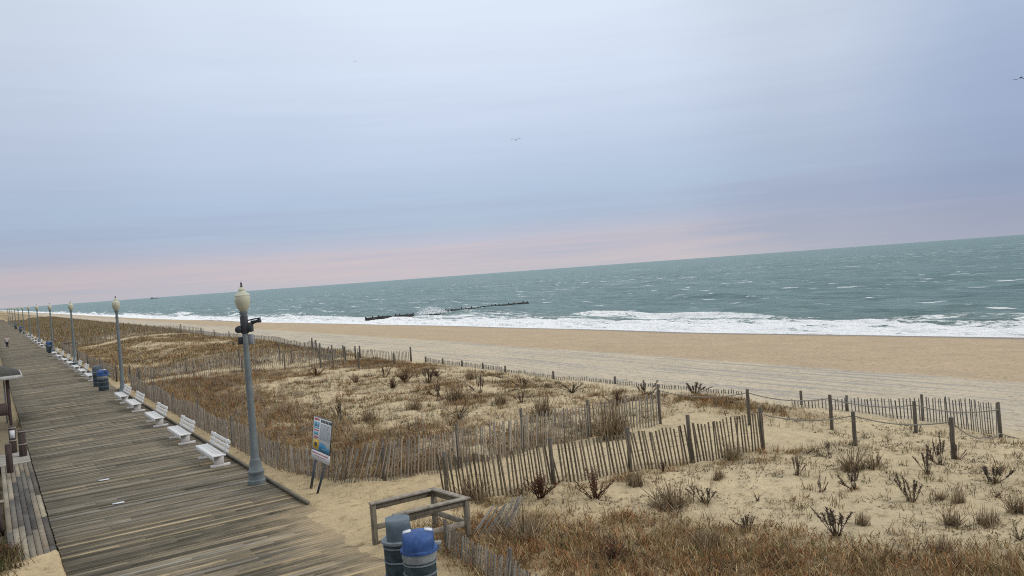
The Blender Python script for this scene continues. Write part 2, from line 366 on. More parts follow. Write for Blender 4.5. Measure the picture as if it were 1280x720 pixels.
# ------------------------------------------------------------ ground sheet
def axis(segs):
    o=[segs[0][0]]
    for a,b,n in segs: o+= list(np.linspace(a,b,n+1)[1:])
    return np.array(o)
gx=axis([(-400,-20,14),(-20,-2,14),(-2,.8,18),(.8,1.3,8),(1.3,6.0,6),(6.0,8,28),(8,30,170),(30,50,60),(50,90,60),(90,140,10)])
gy=axis([(-300,-20,10),(-20,4,14),(4,12,40),(12,32,190),(32,60,110),(60,120,100),(120,250,80),(250,600,60),(600,4500,20)])
X,Y=np.meshgrid(gx,gy,indexing='ij'); Z=H(X,Y)
nx,ny=X.shape; idx=np.arange(nx*ny).reshape(nx,ny)
Q=np.stack([idx[:-1,:-1],idx[1:,:-1],idx[1:,1:],idx[:-1,1:]],-1).reshape(-1,4)
def veg_density(x,y):
    """0..1 how much dry dune grass grows here"""
    x=np.asarray(x,float);y=np.asarray(y,float)
    n=fbm(x/2.6,y/2.6,71,3); n2=fbm(x/.8,y/.8,72,2)
    # field between the boardwalk and the beach fence
    A=ss(7.7,8.3,x)*(1-ss(25.5,27.5,x+.6*n))*ss(0,1,np.where(x<11,y-24-np.clip(9.5-x,0,2)*0,y-(22.2+0*x)))
    fl=np.interp(x,[7.6,8.2,8.8,9.6,10.9,14.2,17.5,20.4,27],[28,24.6,23.1,22.6,22.0,22.1,22.4,21.9,23])
    A=ss(7.7,8.1,x)*(1-ss(25.5,27.5,x+.6*n))*ss(0,.5,y-fl)
    open_=ss(10.8,14.0,x+2.2*(n-.5))*(1-ss(44,60,y+14*(n-.5)))
    big=fbm(x/5.,y/9.,77,3)
    a=A*np.clip(1.12-open_*.88-3.6*np.clip(big-.50,0,1)*ss(8.5,11,x)+1.1*(n-.52)-.35*ss(.55,.7,n2),0,1)
    a=a*(1-ss(60.3,60.8,y)*(1-ss(62.9,63.6,y)))                           # sandy access between its two fences
    a=a*(1-ss(119.5,120.2,y)*(1-ss(123,124,y)))
    # foreground growth
    line=np.interp(x,[7,8.5,10,11,12.3,13.2,13.9,14.6,15.2,16.5,20],[17,17.2,16.9,15.9,14.5,13.0,11.4,9.7,8.2,6.5,3])
    B=ss(7.4,8.2,x)*(1-ss(-1.8-.12*np.clip(x-10,0,8)*3,1.1,y-line+3.2*(n-.5)+1.8*(n2-.5)))
    b=B*np.clip(1.05+1.2*(n-.5)-.35*ss(.52,.7,n2)-.2*ss(13,18,x),0,1)
    foot=ss(9.4,10.4,x)*(1-ss(19.6,20.2,x))*np.exp(-((y-(19.3-.31*(x-10)-1.0))/.55)**2)*.5*ss(.35,.6,n2)
    # scrub mound by the ropes
    c=np.clip(1.3*np.exp(-((x-24.6)/1.7)**2-((y-21.6)/3.6)**2)-.25,0,1)*ss(.3,.5,n2+.25)
    return np.clip(np.maximum.reduce([a,b,foot,c]),0,1)
Vd=veg_density(X,Y)
near_=np.array((.47,.37,.22)); dune=np.array((.52,.425,.27)); track=np.array((.52,.45,.335)); beach=np.array((.455,.355,.235)); litter=np.array((.21,.145,.075))
def mixa(a,b,t): return a*(1-t[...,None])+b*t[...,None]
c=mixa(near_[None,None],dune[None,None],ss(10,15,X)); c=mixa(c,track,ss(26,31,X)); 
bline=41+3*(fbm(Y/25.,X*0,81,3)-.5)+.6*(fbm(Y/3.,X/3.,83,2)-.5)
tb=ss(0,1.2,X-bline); c=mixa(c,beach,tb)
wet=ss(-3.6,-1.2,X-xw(Y)+1.5*(fbm(Y/9.,X*0,86,3)-.5)); c=c*(1-.58*wet[...,None])
c=mixa(c,litter,np.clip(Vd*.8,0,1))
lft=(1-ss(.5,1.0,X))*ss(22.5,24,Y-.0*X); lft=np.maximum(lft,1-ss(-1.4,-.2,X)); c=mixa(c,np.array((.15,.125,.08)),lft*.85)
trk=ss(27,31,X)*(1-tb)+.18*tb*ss(.5,.7,fbm(X/6.,Y/30.,85,2))
me=npmesh('sand',np.stack([X,Y,Z],-1).reshape(-1,3),Q,c.reshape(-1,3),True,{'wet':wet.ravel(),'track':trk.ravel()})
struct(link('sand',me,M['sand']))

# ------------------------------------------------------------ sea
dep=np.concatenate([np.linspace(.175,.02,330),np.linspace(.02,.0024,90)[1:],9/np.array([5200,8000,14000,30000,90000.])])
rad=9./dep
ang=np.radians(np.concatenate([np.linspace(-30,-3,8),np.linspace(-3,70,720)[1:],np.linspace(70,170,40)[1:]]))
RR,AA=np.meshgrid(rad,ang,indexing='ij'); sx=RR*np.sin(AA); sy=RR*np.cos(AA)
dr=np.gradient(rad)[:,None]*np.ones_like(AA)
d=sx-xw(sy)
z=np.zeros_like(sx)
rs=np.random.default_rng(3)
for k in range(26):
    lam=3.2*1.13**k*rs.uniform(.9,1.1); th=rs.normal(0,.45); ph=rs.uniform(0,6.28)
    am=.011*lam**.85*np.clip(1.6-dr*2.6/lam,0,1)
    z+=am*np.sin(2*math.pi*(sx*math.cos(th)+sy*math.sin(th))/lam+ph)
z*=(ss(2,30,d)*.9+.1)*.62
foam=np.zeros_like(sx)
def nn1(s,sc_): return fbm(sy/sc_,np.zeros_like(sy)+s,s,3)
for k,(dd,hh,wd) in enumerate([(4,.28,1.2),(8.5,.5,1.4),(13.5,.7,1.6),(19.5,.75,1.7)]):
    off=dd+6*(nn1(100+k,30)-.5)+2*(nn1(120+k,6)-.5)
    am=hh*np.clip((nn1(140+k,19+5*k)-.40)*4,0,1)
    e=d-off
    ridge=np.where(e<0,np.exp(-(e/(wd*.55))**2),np.exp(-(e/(wd*1.7))**2))
    z+=am*ridge
    lim=.85
    foam+=lim*np.clip(am/hh,0,1)*np.where(e<0,np.exp(-(e/(wd*2.6))**2),np.exp(-(e/(wd*.55))**2))
wash=(1-ss(8,18,d+8*(nn1(160,32)-.5)+4*(nn1(161,7)-.5)))
foam=np.clip(foam,0,.98)
sct=(1-ss(9,30,d+14*(nn1(170,40)-.5)-14*np.exp(-((sy-165)/30)**2)))*(.30+.44*fbm(d/3.,sy/9.,181,3))
edge=.98*ss(-1.5,-.2,d)*(1-ss(1.0,3.2,d))
foam=np.maximum.reduce([foam,wash*(.78+.42*(fbm(d/2.2,sy/7.,182,3)-.45)),sct,edge])
foam=np.clip(foam,0,1.0); foam=foam*(1-ss(45,60,d))
z+=wash*.5*(fbm(sx/1.3,sy/2.2,191,3)-.5)*ss(0,3,d)
z=np.where(d<2,z*np.clip((d+1)/3,0,1),z)
z+= -.0*d
nx,ny=sx.shape; idx=np.arange(nx*ny).reshape(nx,ny)
Q=np.stack([idx[:-1,:-1],idx[1:,:-1],idx[1:,1:],idx[:-1,1:]],-1).reshape(-1,4)
keep=(d.reshape(-1)[Q].max(1)>-6); Q=Q[keep][:,::-1]
me=npmesh('sea',np.stack([sx,sy,z+SEA],-1).reshape(-1,3),Q,None,True,{'foam':foam.ravel(),'shallow':(1-ss(0,45,d)).ravel()})
struct(link('sea',me,M['sea']))

# ------------------------------------------------------------ boardwalk
mb=MB(); sandy=[]
y=9.0
while y<520:
    wd=.14 if y<120 else .28
    g=random.random(); base=Vector((.215,.188,.14))*random.uniform(.62,1.15)
    if g<.06: base=Vector((.36,.29,.185))*random.uniform(.85,1.15)
    elif g<.22: base=Vector((.12,.108,.08))*random.uniform(.8,1.2)
    elif g<.32: base=Vector((.25,.235,.20))*random.uniform(.8,1.1)
    dz=random.uniform(-.004,.006)
    gap=.017 if y<120 else .03
    j=random.uniform(-.015,.015)
    n0=mb.n
    cuts=[1.05+j]+sorted(random.sample((2.3,2.9,3.5,4.1,4.7,5.3,5.9),random.choice((1,1,2))))+[7.0+random.uniform(-.02,.02)]
    for a,b in zip(cuts[:-1],cuts[1:]):
        k=random.uniform(.72,1.22); mb.box((a+.003,y,-.045),(b-.003,y+wd-gap,dz+random.uniform(-.002,.002)),tuple(base*k))
    if random.random()<.5:      # sand caught in the gap between two boards
        a=random.uniform(1.05,4.5); b=min(6.98,a+random.uniform(1.2,5)); 
        if random.random()<.45: a,b=1.06,6.98
        mb.box((a,y+wd-gap,-.045),(b,y+wd,-.003+random.uniform(-.004,.004)),tuple(Vector((.44,.355,.22))*random.uniform(.7,1.1)))
    for v in mb.V[n0:]:
        s=float(ss(4.2,7.0,v[0]))*float(ss(13,16,v[1])*(1-ss(20.5,23.5,v[1])))*1.25+.04*float(1-ss(30,70,v[1]))
        s+=.35*float(1-ss(1.05,1.5,v[0])*1)*float(1-ss(22,26,v[1]))
        sandy.append(s)
    y+=wd
me=npmesh('boardwalk',np.array(mb.V),[np.array(mb.Q)],np.array(mb.C),False,{'sandy':sandy})
struct(link('boardwalk',me,M['deck']))
# joists seen at the edge, under the boards
mb=MB()
for x in (1.15,4.0,6.85): mb.box((x-.06,9,-.4),(x+.06,520,-.05))
struct(mb.build('boardwalk_joists',M['brown']))
mb=MB()
for a,b in ((21.6,59.6),(64.6,119.),(124,240),(244,520)):
    q=a
    while q<b:
        e=min(q+4.8,b); mb.box((6.95,q,.012),(7.04,e-.015,.10)); q=e
struct(mb.build('kerb',M['wood'],bevel=.01))
# side walk of lengthwise boards
mb=MB(); 
for i in range(7):
    x0=.02+i*.145; q=19.
    while q<36.6:
        e=min(q+random.uniform(2.4,4.5),36.6); g=random.uniform(.7,1.35)
        cc=random.choice([(.22,.19,.15),(.25,.225,.18),(.13,.12,.105),(.28,.25,.19)])
        if i in(2,3,4) and 24<q<31: cc=(.085,.08,.075)
        mb.box((x0,q,-.09),(x0+.133,e-.01,-.035+random.uniform(-.004,.006)),tuple(v*g for v in cc)); q=e
q=36.65
while q<39.4:
    g=random.uniform(.8,1.2); mb.box((-.6,q,-.09),(1.03,q+.133,-.03),tuple(v*g for v in (.30,.29,.26))); q+=.145
me=npmesh('side_boards',np.array(mb.V),[np.array(mb.Q)],np.array(mb.C),False,{'sandy':[.25]*mb.n})
struct(link('side_walk',me,M['deck']))

# ------------------------------------------------------------ benches
def make_bench():
    t=empty('bench',(0,0,0)); Lh=1.35
    s=MB()
    for x0,w_ in ((-.235,.13),(-.095,.13),(.045,.13)): s.box((x0,-Lh,.425),(x0+w_,Lh,.465))
    s.box((-.265,-Lh,.31),(-.237,Lh,.465))
    s.build('seat',M['white'],t,bevel=.006)
    s=MB()
    for z0,h_ in ((.50,.10),(.64,.10),(.78,.12)):
        dx=.215+(z0-.45)*.28
        Mx=Matrix.Translation((dx,0,z0))@Matrix.Rotation(R(15.6),4,'Y')
        s.box((0,-Lh,0),(.03,Lh,h_),M_=Mx)
    s.build('backrest',M['white'],t,bevel=.006)
    for yy in (-.95,.95):
        s=MB(); s.box((-.27,yy-.05,0),(.38,yy+.05,.09)); 
        s.box((-.15,yy-.05,.09),(.17,yy+.05,.36))
        s.box((-.235,yy-.045,.35),(.2,yy+.045,.423))
        s.build('leg',M['white'],t,bevel=.006)
        s=MB(); s.bar((.20,yy,.36),(.375,yy,.9),.08,.045); s.build('back_support',M['white'],t)
    return t
BN=[(29.75,'nearest white slatted bench, beside the foot of the closest lamp post'),
(35.3,'second white slatted bench along the boardwalk from the nearest lamp'),
(41.1,'third white slatted bench along the boardwalk from the nearest lamp'),
(47.6,'white bench just before the second lamp post, fourth of the row'),
(52.2,'white bench partly behind the second lamp post, before the paired bins'),
(69.7,'first white bench beyond the pair of bins near the second lamp'),
(75.2,'second white bench beyond the bins near the second lamp'),
(80.7,'white bench just before the third lamp post'),
(86.9,'white bench just beyond the third lamp post'),
(92.8,'second white bench beyond the third lamp post'),
(100.3,'third white bench beyond the third lamp post'),
(108,'white bench just before the middle distant pair of bins'),
(133,'first distant white bench beyond the fourth lamp post'),
(141,'second distant white bench beyond the fourth lamp post'),
(150.6,'distant white bench beside the fifth lamp post'),
(160,'distant white bench following the fifth lamp post'),
(172,'faint white bench just before the sixth lamp post'),
(186,'faint white bench beyond the sixth lamp post'),
(209,'tiny farthest white bench before the last bins')]
b0=None
for y_,lb in BN:
    o=make_bench() if b0 is None else copy_tree(b0); b0=b0 or o
    o.location=(6.3,y_,0.006); tag(o,lb,'bench','white benches along the boardwalk edge')

# ------------------------------------------------------------ lamp posts
def make_lamp():
    t=empty('street_lamp',(0,0,0))
    s=MB(); s.lathe([(.27,0),(.27,.12),(.235,.15),(.225,.30),(.25,.33),(.25,.40),(.205,.45),(.185,.62),(.16,.70),(.165,.74),(.13,.80)],20); s.build('base',M['lamp'],t,smooth=True)
    s=MB(); 
    prof=[(.13,.80),(.118,1.2),(.108,2.4),(.092,3.8),(.08,4.9),(.1,4.92),(.1,4.98),(.075,5.0),(.07,5.2),(.12,5.30),(.13,5.36),(.10,5.38)]
    s.lathe(prof,16); s.build('pole',M['lamp'],t,smooth=True)
    s=MB(); s.lathe([(.10,5.38),(.15,5.44),(.205,5.56),(.235,5.70),(.225,5.86),(.18,5.93)],20); s.build('globe',M['globe'],t,smooth=True)
    s=MB(); s.lathe([(.235,5.86),(.215,5.90),(.12,5.97),(.105,6.02),(.11,6.05),(.06,6.10),(.045,6.13)],18); s.build('cap',M['globe'],t,smooth=True)
    s=MB(); s.lathe([(.03,6.12),(.045,6.15),(.02,6.18),(.032,6.22),(.008,6.29)],10); s.build('finial',M['dark'],t,smooth=True)
    return t
LY=[25.3,54.3,86,116,147,177,208,238,268,298,328,358]
LN=['nearest grey lamp post carrying a loudspeaker and control boxes','second lamp post from the camera, standing behind white benches','third lamp post from the camera along the boardwalk','fourth lamp post from the camera along the boardwalk','fifth lamp post from the camera along the boardwalk','sixth lamp post from the camera along the boardwalk','seventh small lamp post along the distant boardwalk','eighth small lamp post along the distant boardwalk','ninth tiny lamp post along the distant boardwalk','tenth tiny lamp post along the distant boardwalk','eleventh tiny lamp post along the distant boardwalk','farthest tiny lamp post near the left edge']
l0=None
for y_,lb in zip(LY,LN):
    o=make_lamp() if l0 is None else copy_tree(l0); l0=l0 or o
    o.location=(6.62,y_,.004); tag(o,lb,'lamp post','lamp posts along the boardwalk')
near=l0
# extras on the nearest lamp (built after the copies so only it carries them)
a=Vector((rt[0],rt[1],0)).normalized(); bk=Vector((a.y,-a.x,0))
def P3(u,v,z): return a*u+bk*v+Vector((0,0,z))
s=MB(); s.bar(P3(.06,-.05,4.86),P3(.23,-.05,4.86),.22,.28); 
s.tube([P3(.2,-.05,5.0),P3(.36,-.05,5.03),P3(.50,-.05,5.06)],[.07,.045,.075],10); s.bar(P3(.10,-.05,5.08),P3(.48,-.05,5.13),.18,.04); s.build('loudspeaker',M['dark'],near,bevel=.01)
s=MB(); s.tube([P3(-.16,-.08,4.80),P3(-.16,.14,4.82)],[.095,.105],14); s.bar(P3(-.02,0,4.86),P3(-.2,0,4.86),.12,.14); s.build('camera_housing',M['dark'],near,bevel=.01)
s=MB(); s.bar(P3(-.22,-.02,4.47),P3(-.08,-.02,4.47),.14,.22); s.build('lower_bracket',M['dark'],near,bevel=.01)
s=MB(); s.bar(P3(-.02,-.14,4.48),P3(.21,-.14,4.48),.14,.32); s.build('control_box',M['box'],near,bevel=.015)
s=MB(); s.box((-.10,-.10,4.68),(.10,.10,5.24)); s.build('mounting_clamp',M['dark'],near,bevel=.02)

# ------------------------------------------------------------ litter bins
def hood(s,Rr,z0,base,h,ex=.9,flat_=0.,ue=.88,nu=12,nv=18):
    V=[];us=[Rr*ue*math.sin(math.pi/2*(-1+2*i/nu)) for i in range(nu+1)]
    for u in us:
        w_=Rr*(1-abs(u/Rr)**2.6)**.5
        col=[(u,w_,z0)]
        for k in range(nv+1):
            f=math.pi*k/nv; sn=max(0,math.sin(f)); zz=(min(1,sn*1.5)**.8 if flat_ else sn**ex)
            col.append((u,w_*math.cos(f)*(1-.0*sn),z0+base+h*zz*(1-.12*(u/Rr)**2)))
        col.append((u,-w_,z0)); V+=col
    n_=nv+3; Q=[(i*n_+j,(i+1)*n_+j,(i+1)*n_+j+1,i*n_+j+1) for i in range(nu) for j in range(n_-1)]
    V+= [(us[0],0,z0+.08),(us[-1],0,z0+.08)]; a=(nu+1)*n_
    T=[(a,j,j+1) for j in range(n_-1)]+[(a,n_-1,0)]+[(a+1,nu*n_+j+1,nu*n_+j) for j in range(n_-1)]+[(a+1,nu*n_,nu*n_+n_-1)]
    s.add(V,Q,T)
def make_can(blue):
    t=empty('litter_bin',(0,0,0))
    r=.30
    prof=[(r*.94,0),(r*.96,.04)]
    s=MB(); s.lathe([(r*.90,0),(r*.93,.03),(r*.97,.86)],26); s.build('barrel',M['can'],t,smooth=True)
    for k,zz in enumerate((.24,.52,.70 if blue else .78)):
        s=MB(); s.lathe([(r*.96,zz-.014),(r*1.005,zz-.010),(r*1.005,zz+.010),(r*.96,zz+.014)],26); s.build('rib',M['canrib'],t,smooth=True)
    if blue:
        s=MB(); s.lathe([(r*.98,.74),(r*1.03,.80),(r*1.02,.92)],26); s.tube([(.26,.18,.93),(.36,.22,.90),(.37,.23,.82),(.30,.2,.80)],[.05,.07,.06,.03],8); s.build('bin_bag',M['bag'],t,smooth=True)
        s=MB(); s.lathe([(r*1.0,.90),(r*1.10,.90),(r*1.10,.945),(r*1.05,.96)],28); hood(s,r*1.04,.955,.07,.24,.75); s.build('lid',M['bluelid'],t,smooth=True)
        for sg in (-1,1):
            s=MB(); s.box((sg*.19-.07,-.07,1.244),(sg*.19+.07,.07,1.259),M_=Matrix.Translation((sg*.2,0,1.25))@Matrix.Rotation(sg*R(10),4,'Y')@Matrix.Translation((-sg*.2,0,-1.25))); s.build('sticker',M['sg_w'],t)
            s=MB(); s.lathe([(.068,-.012),(.075,0),(.0,.004)],16); q=s.build('opening_shade',M['dark'],t); q.location=(sg*(r*1.04*.88+.006),0,1.08); q.rotation_euler=(0,sg*R(90),0)  # solid dark disc painted as the shade inside the lid hole
    else:
        s=MB(); s.lathe([(r*.97,.84),(r*1.08,.86),(r*1.08,.90),(r*1.0,.92)],28); s.build('rim',M['canrib'],t,smooth=True)
        s=MB(); hood(s,r*.92,.90,.24,.15,.9,1,.80); s.build('lid',M['canlid'],t,smooth=True)
        s=MB(); s.box((-.15,-.012,0),(.15,.008,.17)); q=s.build('flap',M['can'],t,bevel=.008); q.location=(r*.92*.80+.004,0,.95); q.rotation_euler=(0,0,R(90))
    return t
cg=make_can(False); cb=make_can(True); GC='litter bins on the boardwalk'
cg.location=(6.40,14.42,.006); cb.location=(6.39,13.52,.006); SC=1.05
cg.scale=(SC,)*3; cb.scale=(SC,)*3; cb.rotation_euler=(0,0,R(-26)); cg.rotation_euler=(0,0,R(-22))
tag(cg,'dark bin with slate grey hooded lid beside the wooden railing','litter bin',GC)
tag(cb,'dark bin with bright blue domed lid and white stickers beside railing','litter bin',GC)
for src,x,y_,lb in ((cg,6.25,63.9,'grey lidded bin of the pair near the second lamp post'),(cb,6.2,60.3,'blue lidded bin of the pair near the second lamp post'),
    (cg,6.35,119,'grey lidded bin of the distant pair by the fourth lamp'),(cb,6.35,116.4,'blue lidded bin of the distant pair by the fourth lamp'),
    (cb,6.4,222,'tiny blue bin far along the boardwalk, nearer of two'),(cg,6.4,262,'tiny dark bin far along the boardwalk, farther of two')):
    o=copy_tree(src); o.location=(x,y_,.006); o.rotation_euler=(0,0,R(-60)); o.scale=(1.12,)*3; tag(o,lb,'litter bin',GC)

# ------------------------------------------------------------ timber railing
def make_rail():
    t=empty('timber_railing',(0,0,0)); Ps=[(0,1.25),(1.55,1.25),(1.70,-.05),(0,0)]
    zb=[-.3]*4
    for i,(x,y_) in enumerate(Ps):
        s=MB(); s.box((x-.055,y_-.055,-.35),(x+.055,y_+.055,.93 if i!=1 else .93)); s.build('post',M['wood'],t,bevel=.006)
    for (a_,b_) in ((0,1),(1,2),(2,3)):
        A_=Vector((*Ps[a_],.965)); B_=Vector((*Ps[b_],.965)); dd=(B_-A_).normalized()
        s=MB(); s.bar(A_-dd*.07+Vector((0,0,.006*a_)),B_+dd*.07+Vector((0,0,.006*a_)),.15,.045); s.build('top_rail',M['woodtop'],t,bevel=.005)
        s=MB(); s.bar(A_-Vector((0,0,.09))+dd*.05,B_-Vector((0,0,.09))-dd*.05,.04,.12); s.build('upper_board',M['wood'],t,bevel=.004)
        s=MB(); s.bar(A_-Vector((0,0,.55))+dd*.05,B_-Vector((0,0,.55))-dd*.05,.04,.12); s.build('mid_rail',M['woodtop'],t,bevel=.004)
    s=MB(); s.box((.02,1.19,-.02),(1.5,1.31,.07)); s.build('bottom_board',M['wood'],t)
    return t
rl=make_rail(); rl.location=(7.0,15.82,0); tag(rl,'weathered three sided timber railing at the sandy beach access behind bins','railing','timber railings at the beach accesses')
o=copy_tree(rl); o.location=(8.0,119.6,0); tag(o,'small distant timber railing beyond the middle pair of bins','railing','timber railings at the beach accesses')

# ------------------------------------------------------------ information sign
sg=empty('information_sign',(7.66,23.12,hz(7.66,23.12)))
# board lies in a plane facing the boardwalk, leaning back
Wd,Hp=1.50,1.26
tilt=R(9)
Mx=Matrix.Translation((.27,.0,.84))@Matrix.Rotation(R(-90),4,'Z')@Matrix.Rotation(-tilt,4,'X')
# local: x along board width, y outward thickness, z up
def sb(name,x0,x1,z0,z1,mt,par,off=.0):
    s=MB(); s.box((x0,-.012,z0),(x1,.008,z1),M_=Mx); return s.build(name,mt,par)
bd=sb('board',-Wd/2,Wd/2,.30,Hp,M['sg_w'],sg); lowp=sb('lower_board',-Wd/2,Wd/2,0,.275,M['sg_w'],sg)
fr=MB()
for q in ((-Wd/2-.012,-Wd/2,.28,Hp+.012),(Wd/2,Wd/2+.012,.28,Hp+.012),(-Wd/2,Wd/2,Hp,Hp+.012),(-Wd/2,Wd/2,.277,.298)): fr.box((q[0],-.016,q[2]),(q[1],.012,q[3]),M_=Mx)
fr.build('frame',M['sg_k'],bd)
def sgp(x0,x1,z0,z1,mt,off=.003): return (x0,x1,z0,z1,mt,off)
gfx={'red':[],'cyan':[],'yellow':[],'black':[],'grey':[],'blue':[]}
for x in np.arange(-.45,-.16,.075): gfx['red'].append((x,x+.055,1.17,1.23))
for x in np.arange(-.08,.46,.085): gfx['black'].append((x,x+.065,1.14,1.225))
gfx['cyan']+= [(-.44,-.30,.98,1.12),(-.27,-.16,.98,1.12),(-.44,-.30,.93,.965),(-.27,-.16,.93,.965)]
gfx['red']+= [(-.43,-.17,.86,.89),(-.43,-.17,.66,.69),(-.43,-.25,.62,.64)]
gfx['cyan']+= [(-.43,-.20,.74,.82)]
gfx['yellow']+= [(-.45,-.12,.33,.60)]
gfx['black']+= [(-.34,-.22,.40,.52),(-.38,-.32,.44,.48)]
for k,z0 in enumerate(np.arange(.64,1.10,.032)): 
    q=-.10
    while q<.44:
        l=random.uniform(.04,.12); gfx['grey'].append((q,min(q+l,.46),z0,z0+.014)); q+=l+.02
s=MB()
for i in range(14):
    x0=-.10+i*.0415; h_=.14+.10*math.sin(math.pi*min(1,(i+2)/12.)); s.box((x0*1.5,-.016,.305),(x0*1.5+.063,-.013,.305+h_),M_=Mx)
s.build('blue_wave',M['sg_b'],bd)
gfx['red']+= [(-.46,.42,.19,.215),(-.30,.30,.12,.135)]
gfx['grey']+= [(.05,.35,.36,.39)]
for kk,mm in (('red','sg_r'),('cyan','sg_c'),('yellow','sg_y'),('black','sg_k'),('grey','sg_g')):
    s=MB()
    for (x0,x1,z0,z1) in gfx[kk]:
        x0*=1.5; x1*=1.5
        o_={'yellow':.0150,'grey':.0175}.get(kk,.0165); s.box((x0,-o_,z0),(x1,-.0128,z1),M_=Mx)
    s.build({'cyan':'icons','grey':'text_lines','red':'red_lettering','black':'black_lettering','yellow':'yellow_panel'}[kk],M[mm],bd)
for xo in (-.42,.42):
    top=Mx@Vector((xo,.02,1.2)); bt=Mx@Vector((xo,.02,0)); dd=(bt-top).normalized(); foot=bt+dd*1.0; foot=Vector((.02 if xo<0 else -.04,.36 if xo<0 else -.33,-.12))
    s=MB(); s.bar(foot,bt,.06,.06); s.bar(bt,top,.06,.04); s.build('post',M['sg_k'],sg)
tag(sg,'leaning white information board with yellow and blue panels on two black posts','sign')

# ------------------------------------------------------------ slat fences
def fence(name,pts,label,h=1.2,sp=.105,lean=lambda s:0,posts=(),wob=.03,width=.045,col=(.17,.155,.135),post_h=None,sink=.0,group=None,pr=.055,rag=.04):
    P=[Vector((p[0],p[1],0)) for p in pts]; seg=[(P[i+1]-P[i]).length for i in range(len(P)-1)]; tot=sum(seg)
    cum=[0]
    for q in seg: cum.append(cum[-1]+q)
    def pos(s):
        s=max(0,min(tot,s)); i=min(len(seg)-1,next((k for k in range(len(seg)) if s<=cum[k+1]+1e-9),len(seg)-1))
        t=(s-cum[i])/seg[i]; p=P[i].lerp(P[i+1],t); d=(P[i+1]-P[i]).normalized(); return p,d
    t0=empty(name,(P[0].x,P[0].y,hz(P[0].x,P[0].y))); org=Vector(t0.location)
    V=[];Fq=[];C=[]; s=0.; wires=[[],[],[]]
    hs=h if callable(h) else (lambda s:h)
    i=0
    while s<tot:
        p,d=pos(s); nrm=Vector((-d.y,d.x,0)); z0=hz(p.x,p.y)-.10-sink
        hh=hs(s)+random.uniform(-rag,rag); ln=lean(s)+random.gauss(0,.022)
        if random.random()<.03: ln+=random.uniform(-.15,.15)
        w2=width*random.uniform(.8,1.15)/2; off=nrm*(random.uniform(-wob,wob)*.3)
        topo=d*math.sin(ln)*(hh+.1)+nrm*random.gauss(0,.02); zt=z0+(hh+.1)*math.cos(ln)
        th=nrm*.006; b=p+off-org
        k=len(V)
        for base,zz in ((b,z0-org.z),(b+topo,zt-org.z)):
            for sx_,sy_ in ((-1,-1),(1,-1),(1,1),(-1,1)):
                q=base+d*w2*sx_+th*sy_; V.append((q.x,q.y,zz))
        Fq+= [(k,k+1,k+5,k+4),(k+1,k+2,k+6,k+5),(k+2,k+3,k+7,k+6),(k+3,k,k+4,k+7),(k+4,k+5,k+6,k+7)]
        g=random.uniform(.6,1.4)*(.85+.3*random.random()); cc=(col[0]*g,col[1]*g,col[2]*g); C+= [cc]*8
        if i%3==0:
            for wi,fz in enumerate((.22,.55,.86)):
                q=b+topo*fz; wires[wi].append((q.x,q.y,z0-org.z+(zt-z0)*fz))
        s+=sp*random.uniform(.92,1.08); i+=1
    me=npmesh('slats',np.array(V),[np.array(Fq)],np.array(C)); link('slats',me,M['slat'],t0)
    wm=MB()
    for q in wires:
        if len(q)>1: wm.tube(q,.0045,3,cap=False)
    wm.build('wires',M['wire'],t0)
    for ps in posts:
        if isinstance(ps,tuple): s_,ph,pl=ps
        else: s_,ph,pl=ps,None,0
        p,d=pos(s_); nrm=Vector((-d.y,d.x,0)); b=p+nrm*.05-org; z0=hz(p.x,p.y)-org.z-.25; ph=ph or (post_h or (hs(s_)+.22))
        pm=MB(); tp=b+d*math.sin(pl)*ph; pm.tube([(b.x,b.y,z0),(tp.x,tp.y,z0+.25+ph)],[pr,pr*.92],8); pm.build('post',M['post'],t0)
    tag(t0,label,'fence',group); return t0
def poly_len(p): return sum(math.dist(p[i],p[i+1]) for i in range(len(p)-1))
def g2(*px): return [G(*p)[:2] for p in px]
# F1: comes down the edge of the boardwalk, turns seaward along the sand path
f1=[(7.75,59.5),(7.7,45),(7.65,34),(7.72,27),(8.25,24.3)]+g2((440,604),(480,601),(540,594),(650,568),(740,546),(827,530))
f1len=poly_len(f1)
def s_at(pts,px,py):
    x,y,_=G(px,py); best=(9e9,0); cum=0
    for i in range(len(pts)-1):
        a_=Vector(pts[i]);b_=Vector(pts[i+1]); l=(b_-a_).length; t=max(0,min(1,(Vector((x,y))-a_).dot(b_-a_)/l/l)); dd=(a_.lerp(b_,t)-Vector((x,y))).length
        if dd<best[0]: best=(dd,cum+t*l)
        cum+=l
    return best[1]
k1=s_at(f1,425,602)
fence('slat_fence',f1,'long grey slat fence following the boardwalk then turning along the sand path',h=lambda s:(.98+.10*math.sin(s*.7)) if s<k1 else 1.2,
    lean=lambda s:(.30*math.exp(-((s-k1-.4)/.9)**2)+(.10 if k1+1<s<k1+3.2 else .04)+.05*math.sin(s*.9)),
    posts=[3,9,15,21,27,(s_at(f1,480,601),1.25,.03),(s_at(f1,575,585),1.4,0),(s_at(f1,658,565),1.45,.0),(s_at(f1,737,546),1.35,0),(f1len-.03,1.45,0)],col=(.23,.20,.16))
f2=g2((556,620),(610,622),(650,616),(690,606),(735,600),(775,593),(820,586),(866,579),(910,571),(957,562))
fence('slat_fence',f2,'dark slat fence across the foreground standing against the pale sand path',h=1.14,sp=.112,width=.05,lean=lambda s:-.11+.04*math.sin(s*.8),
    posts=[(.05,1.2,0),(s_at(f2,694,606),1.3,-.04),(s_at(f2,790,590),1.28,0),(s_at(f2,866,579),1.42,-.03),(poly_len(f2)-.04,1.3,-.02)],col=(.125,.10,.068),pr=.062,rag=.03)
f3=g2((586,668),(604,668),(622,668),(640,662))
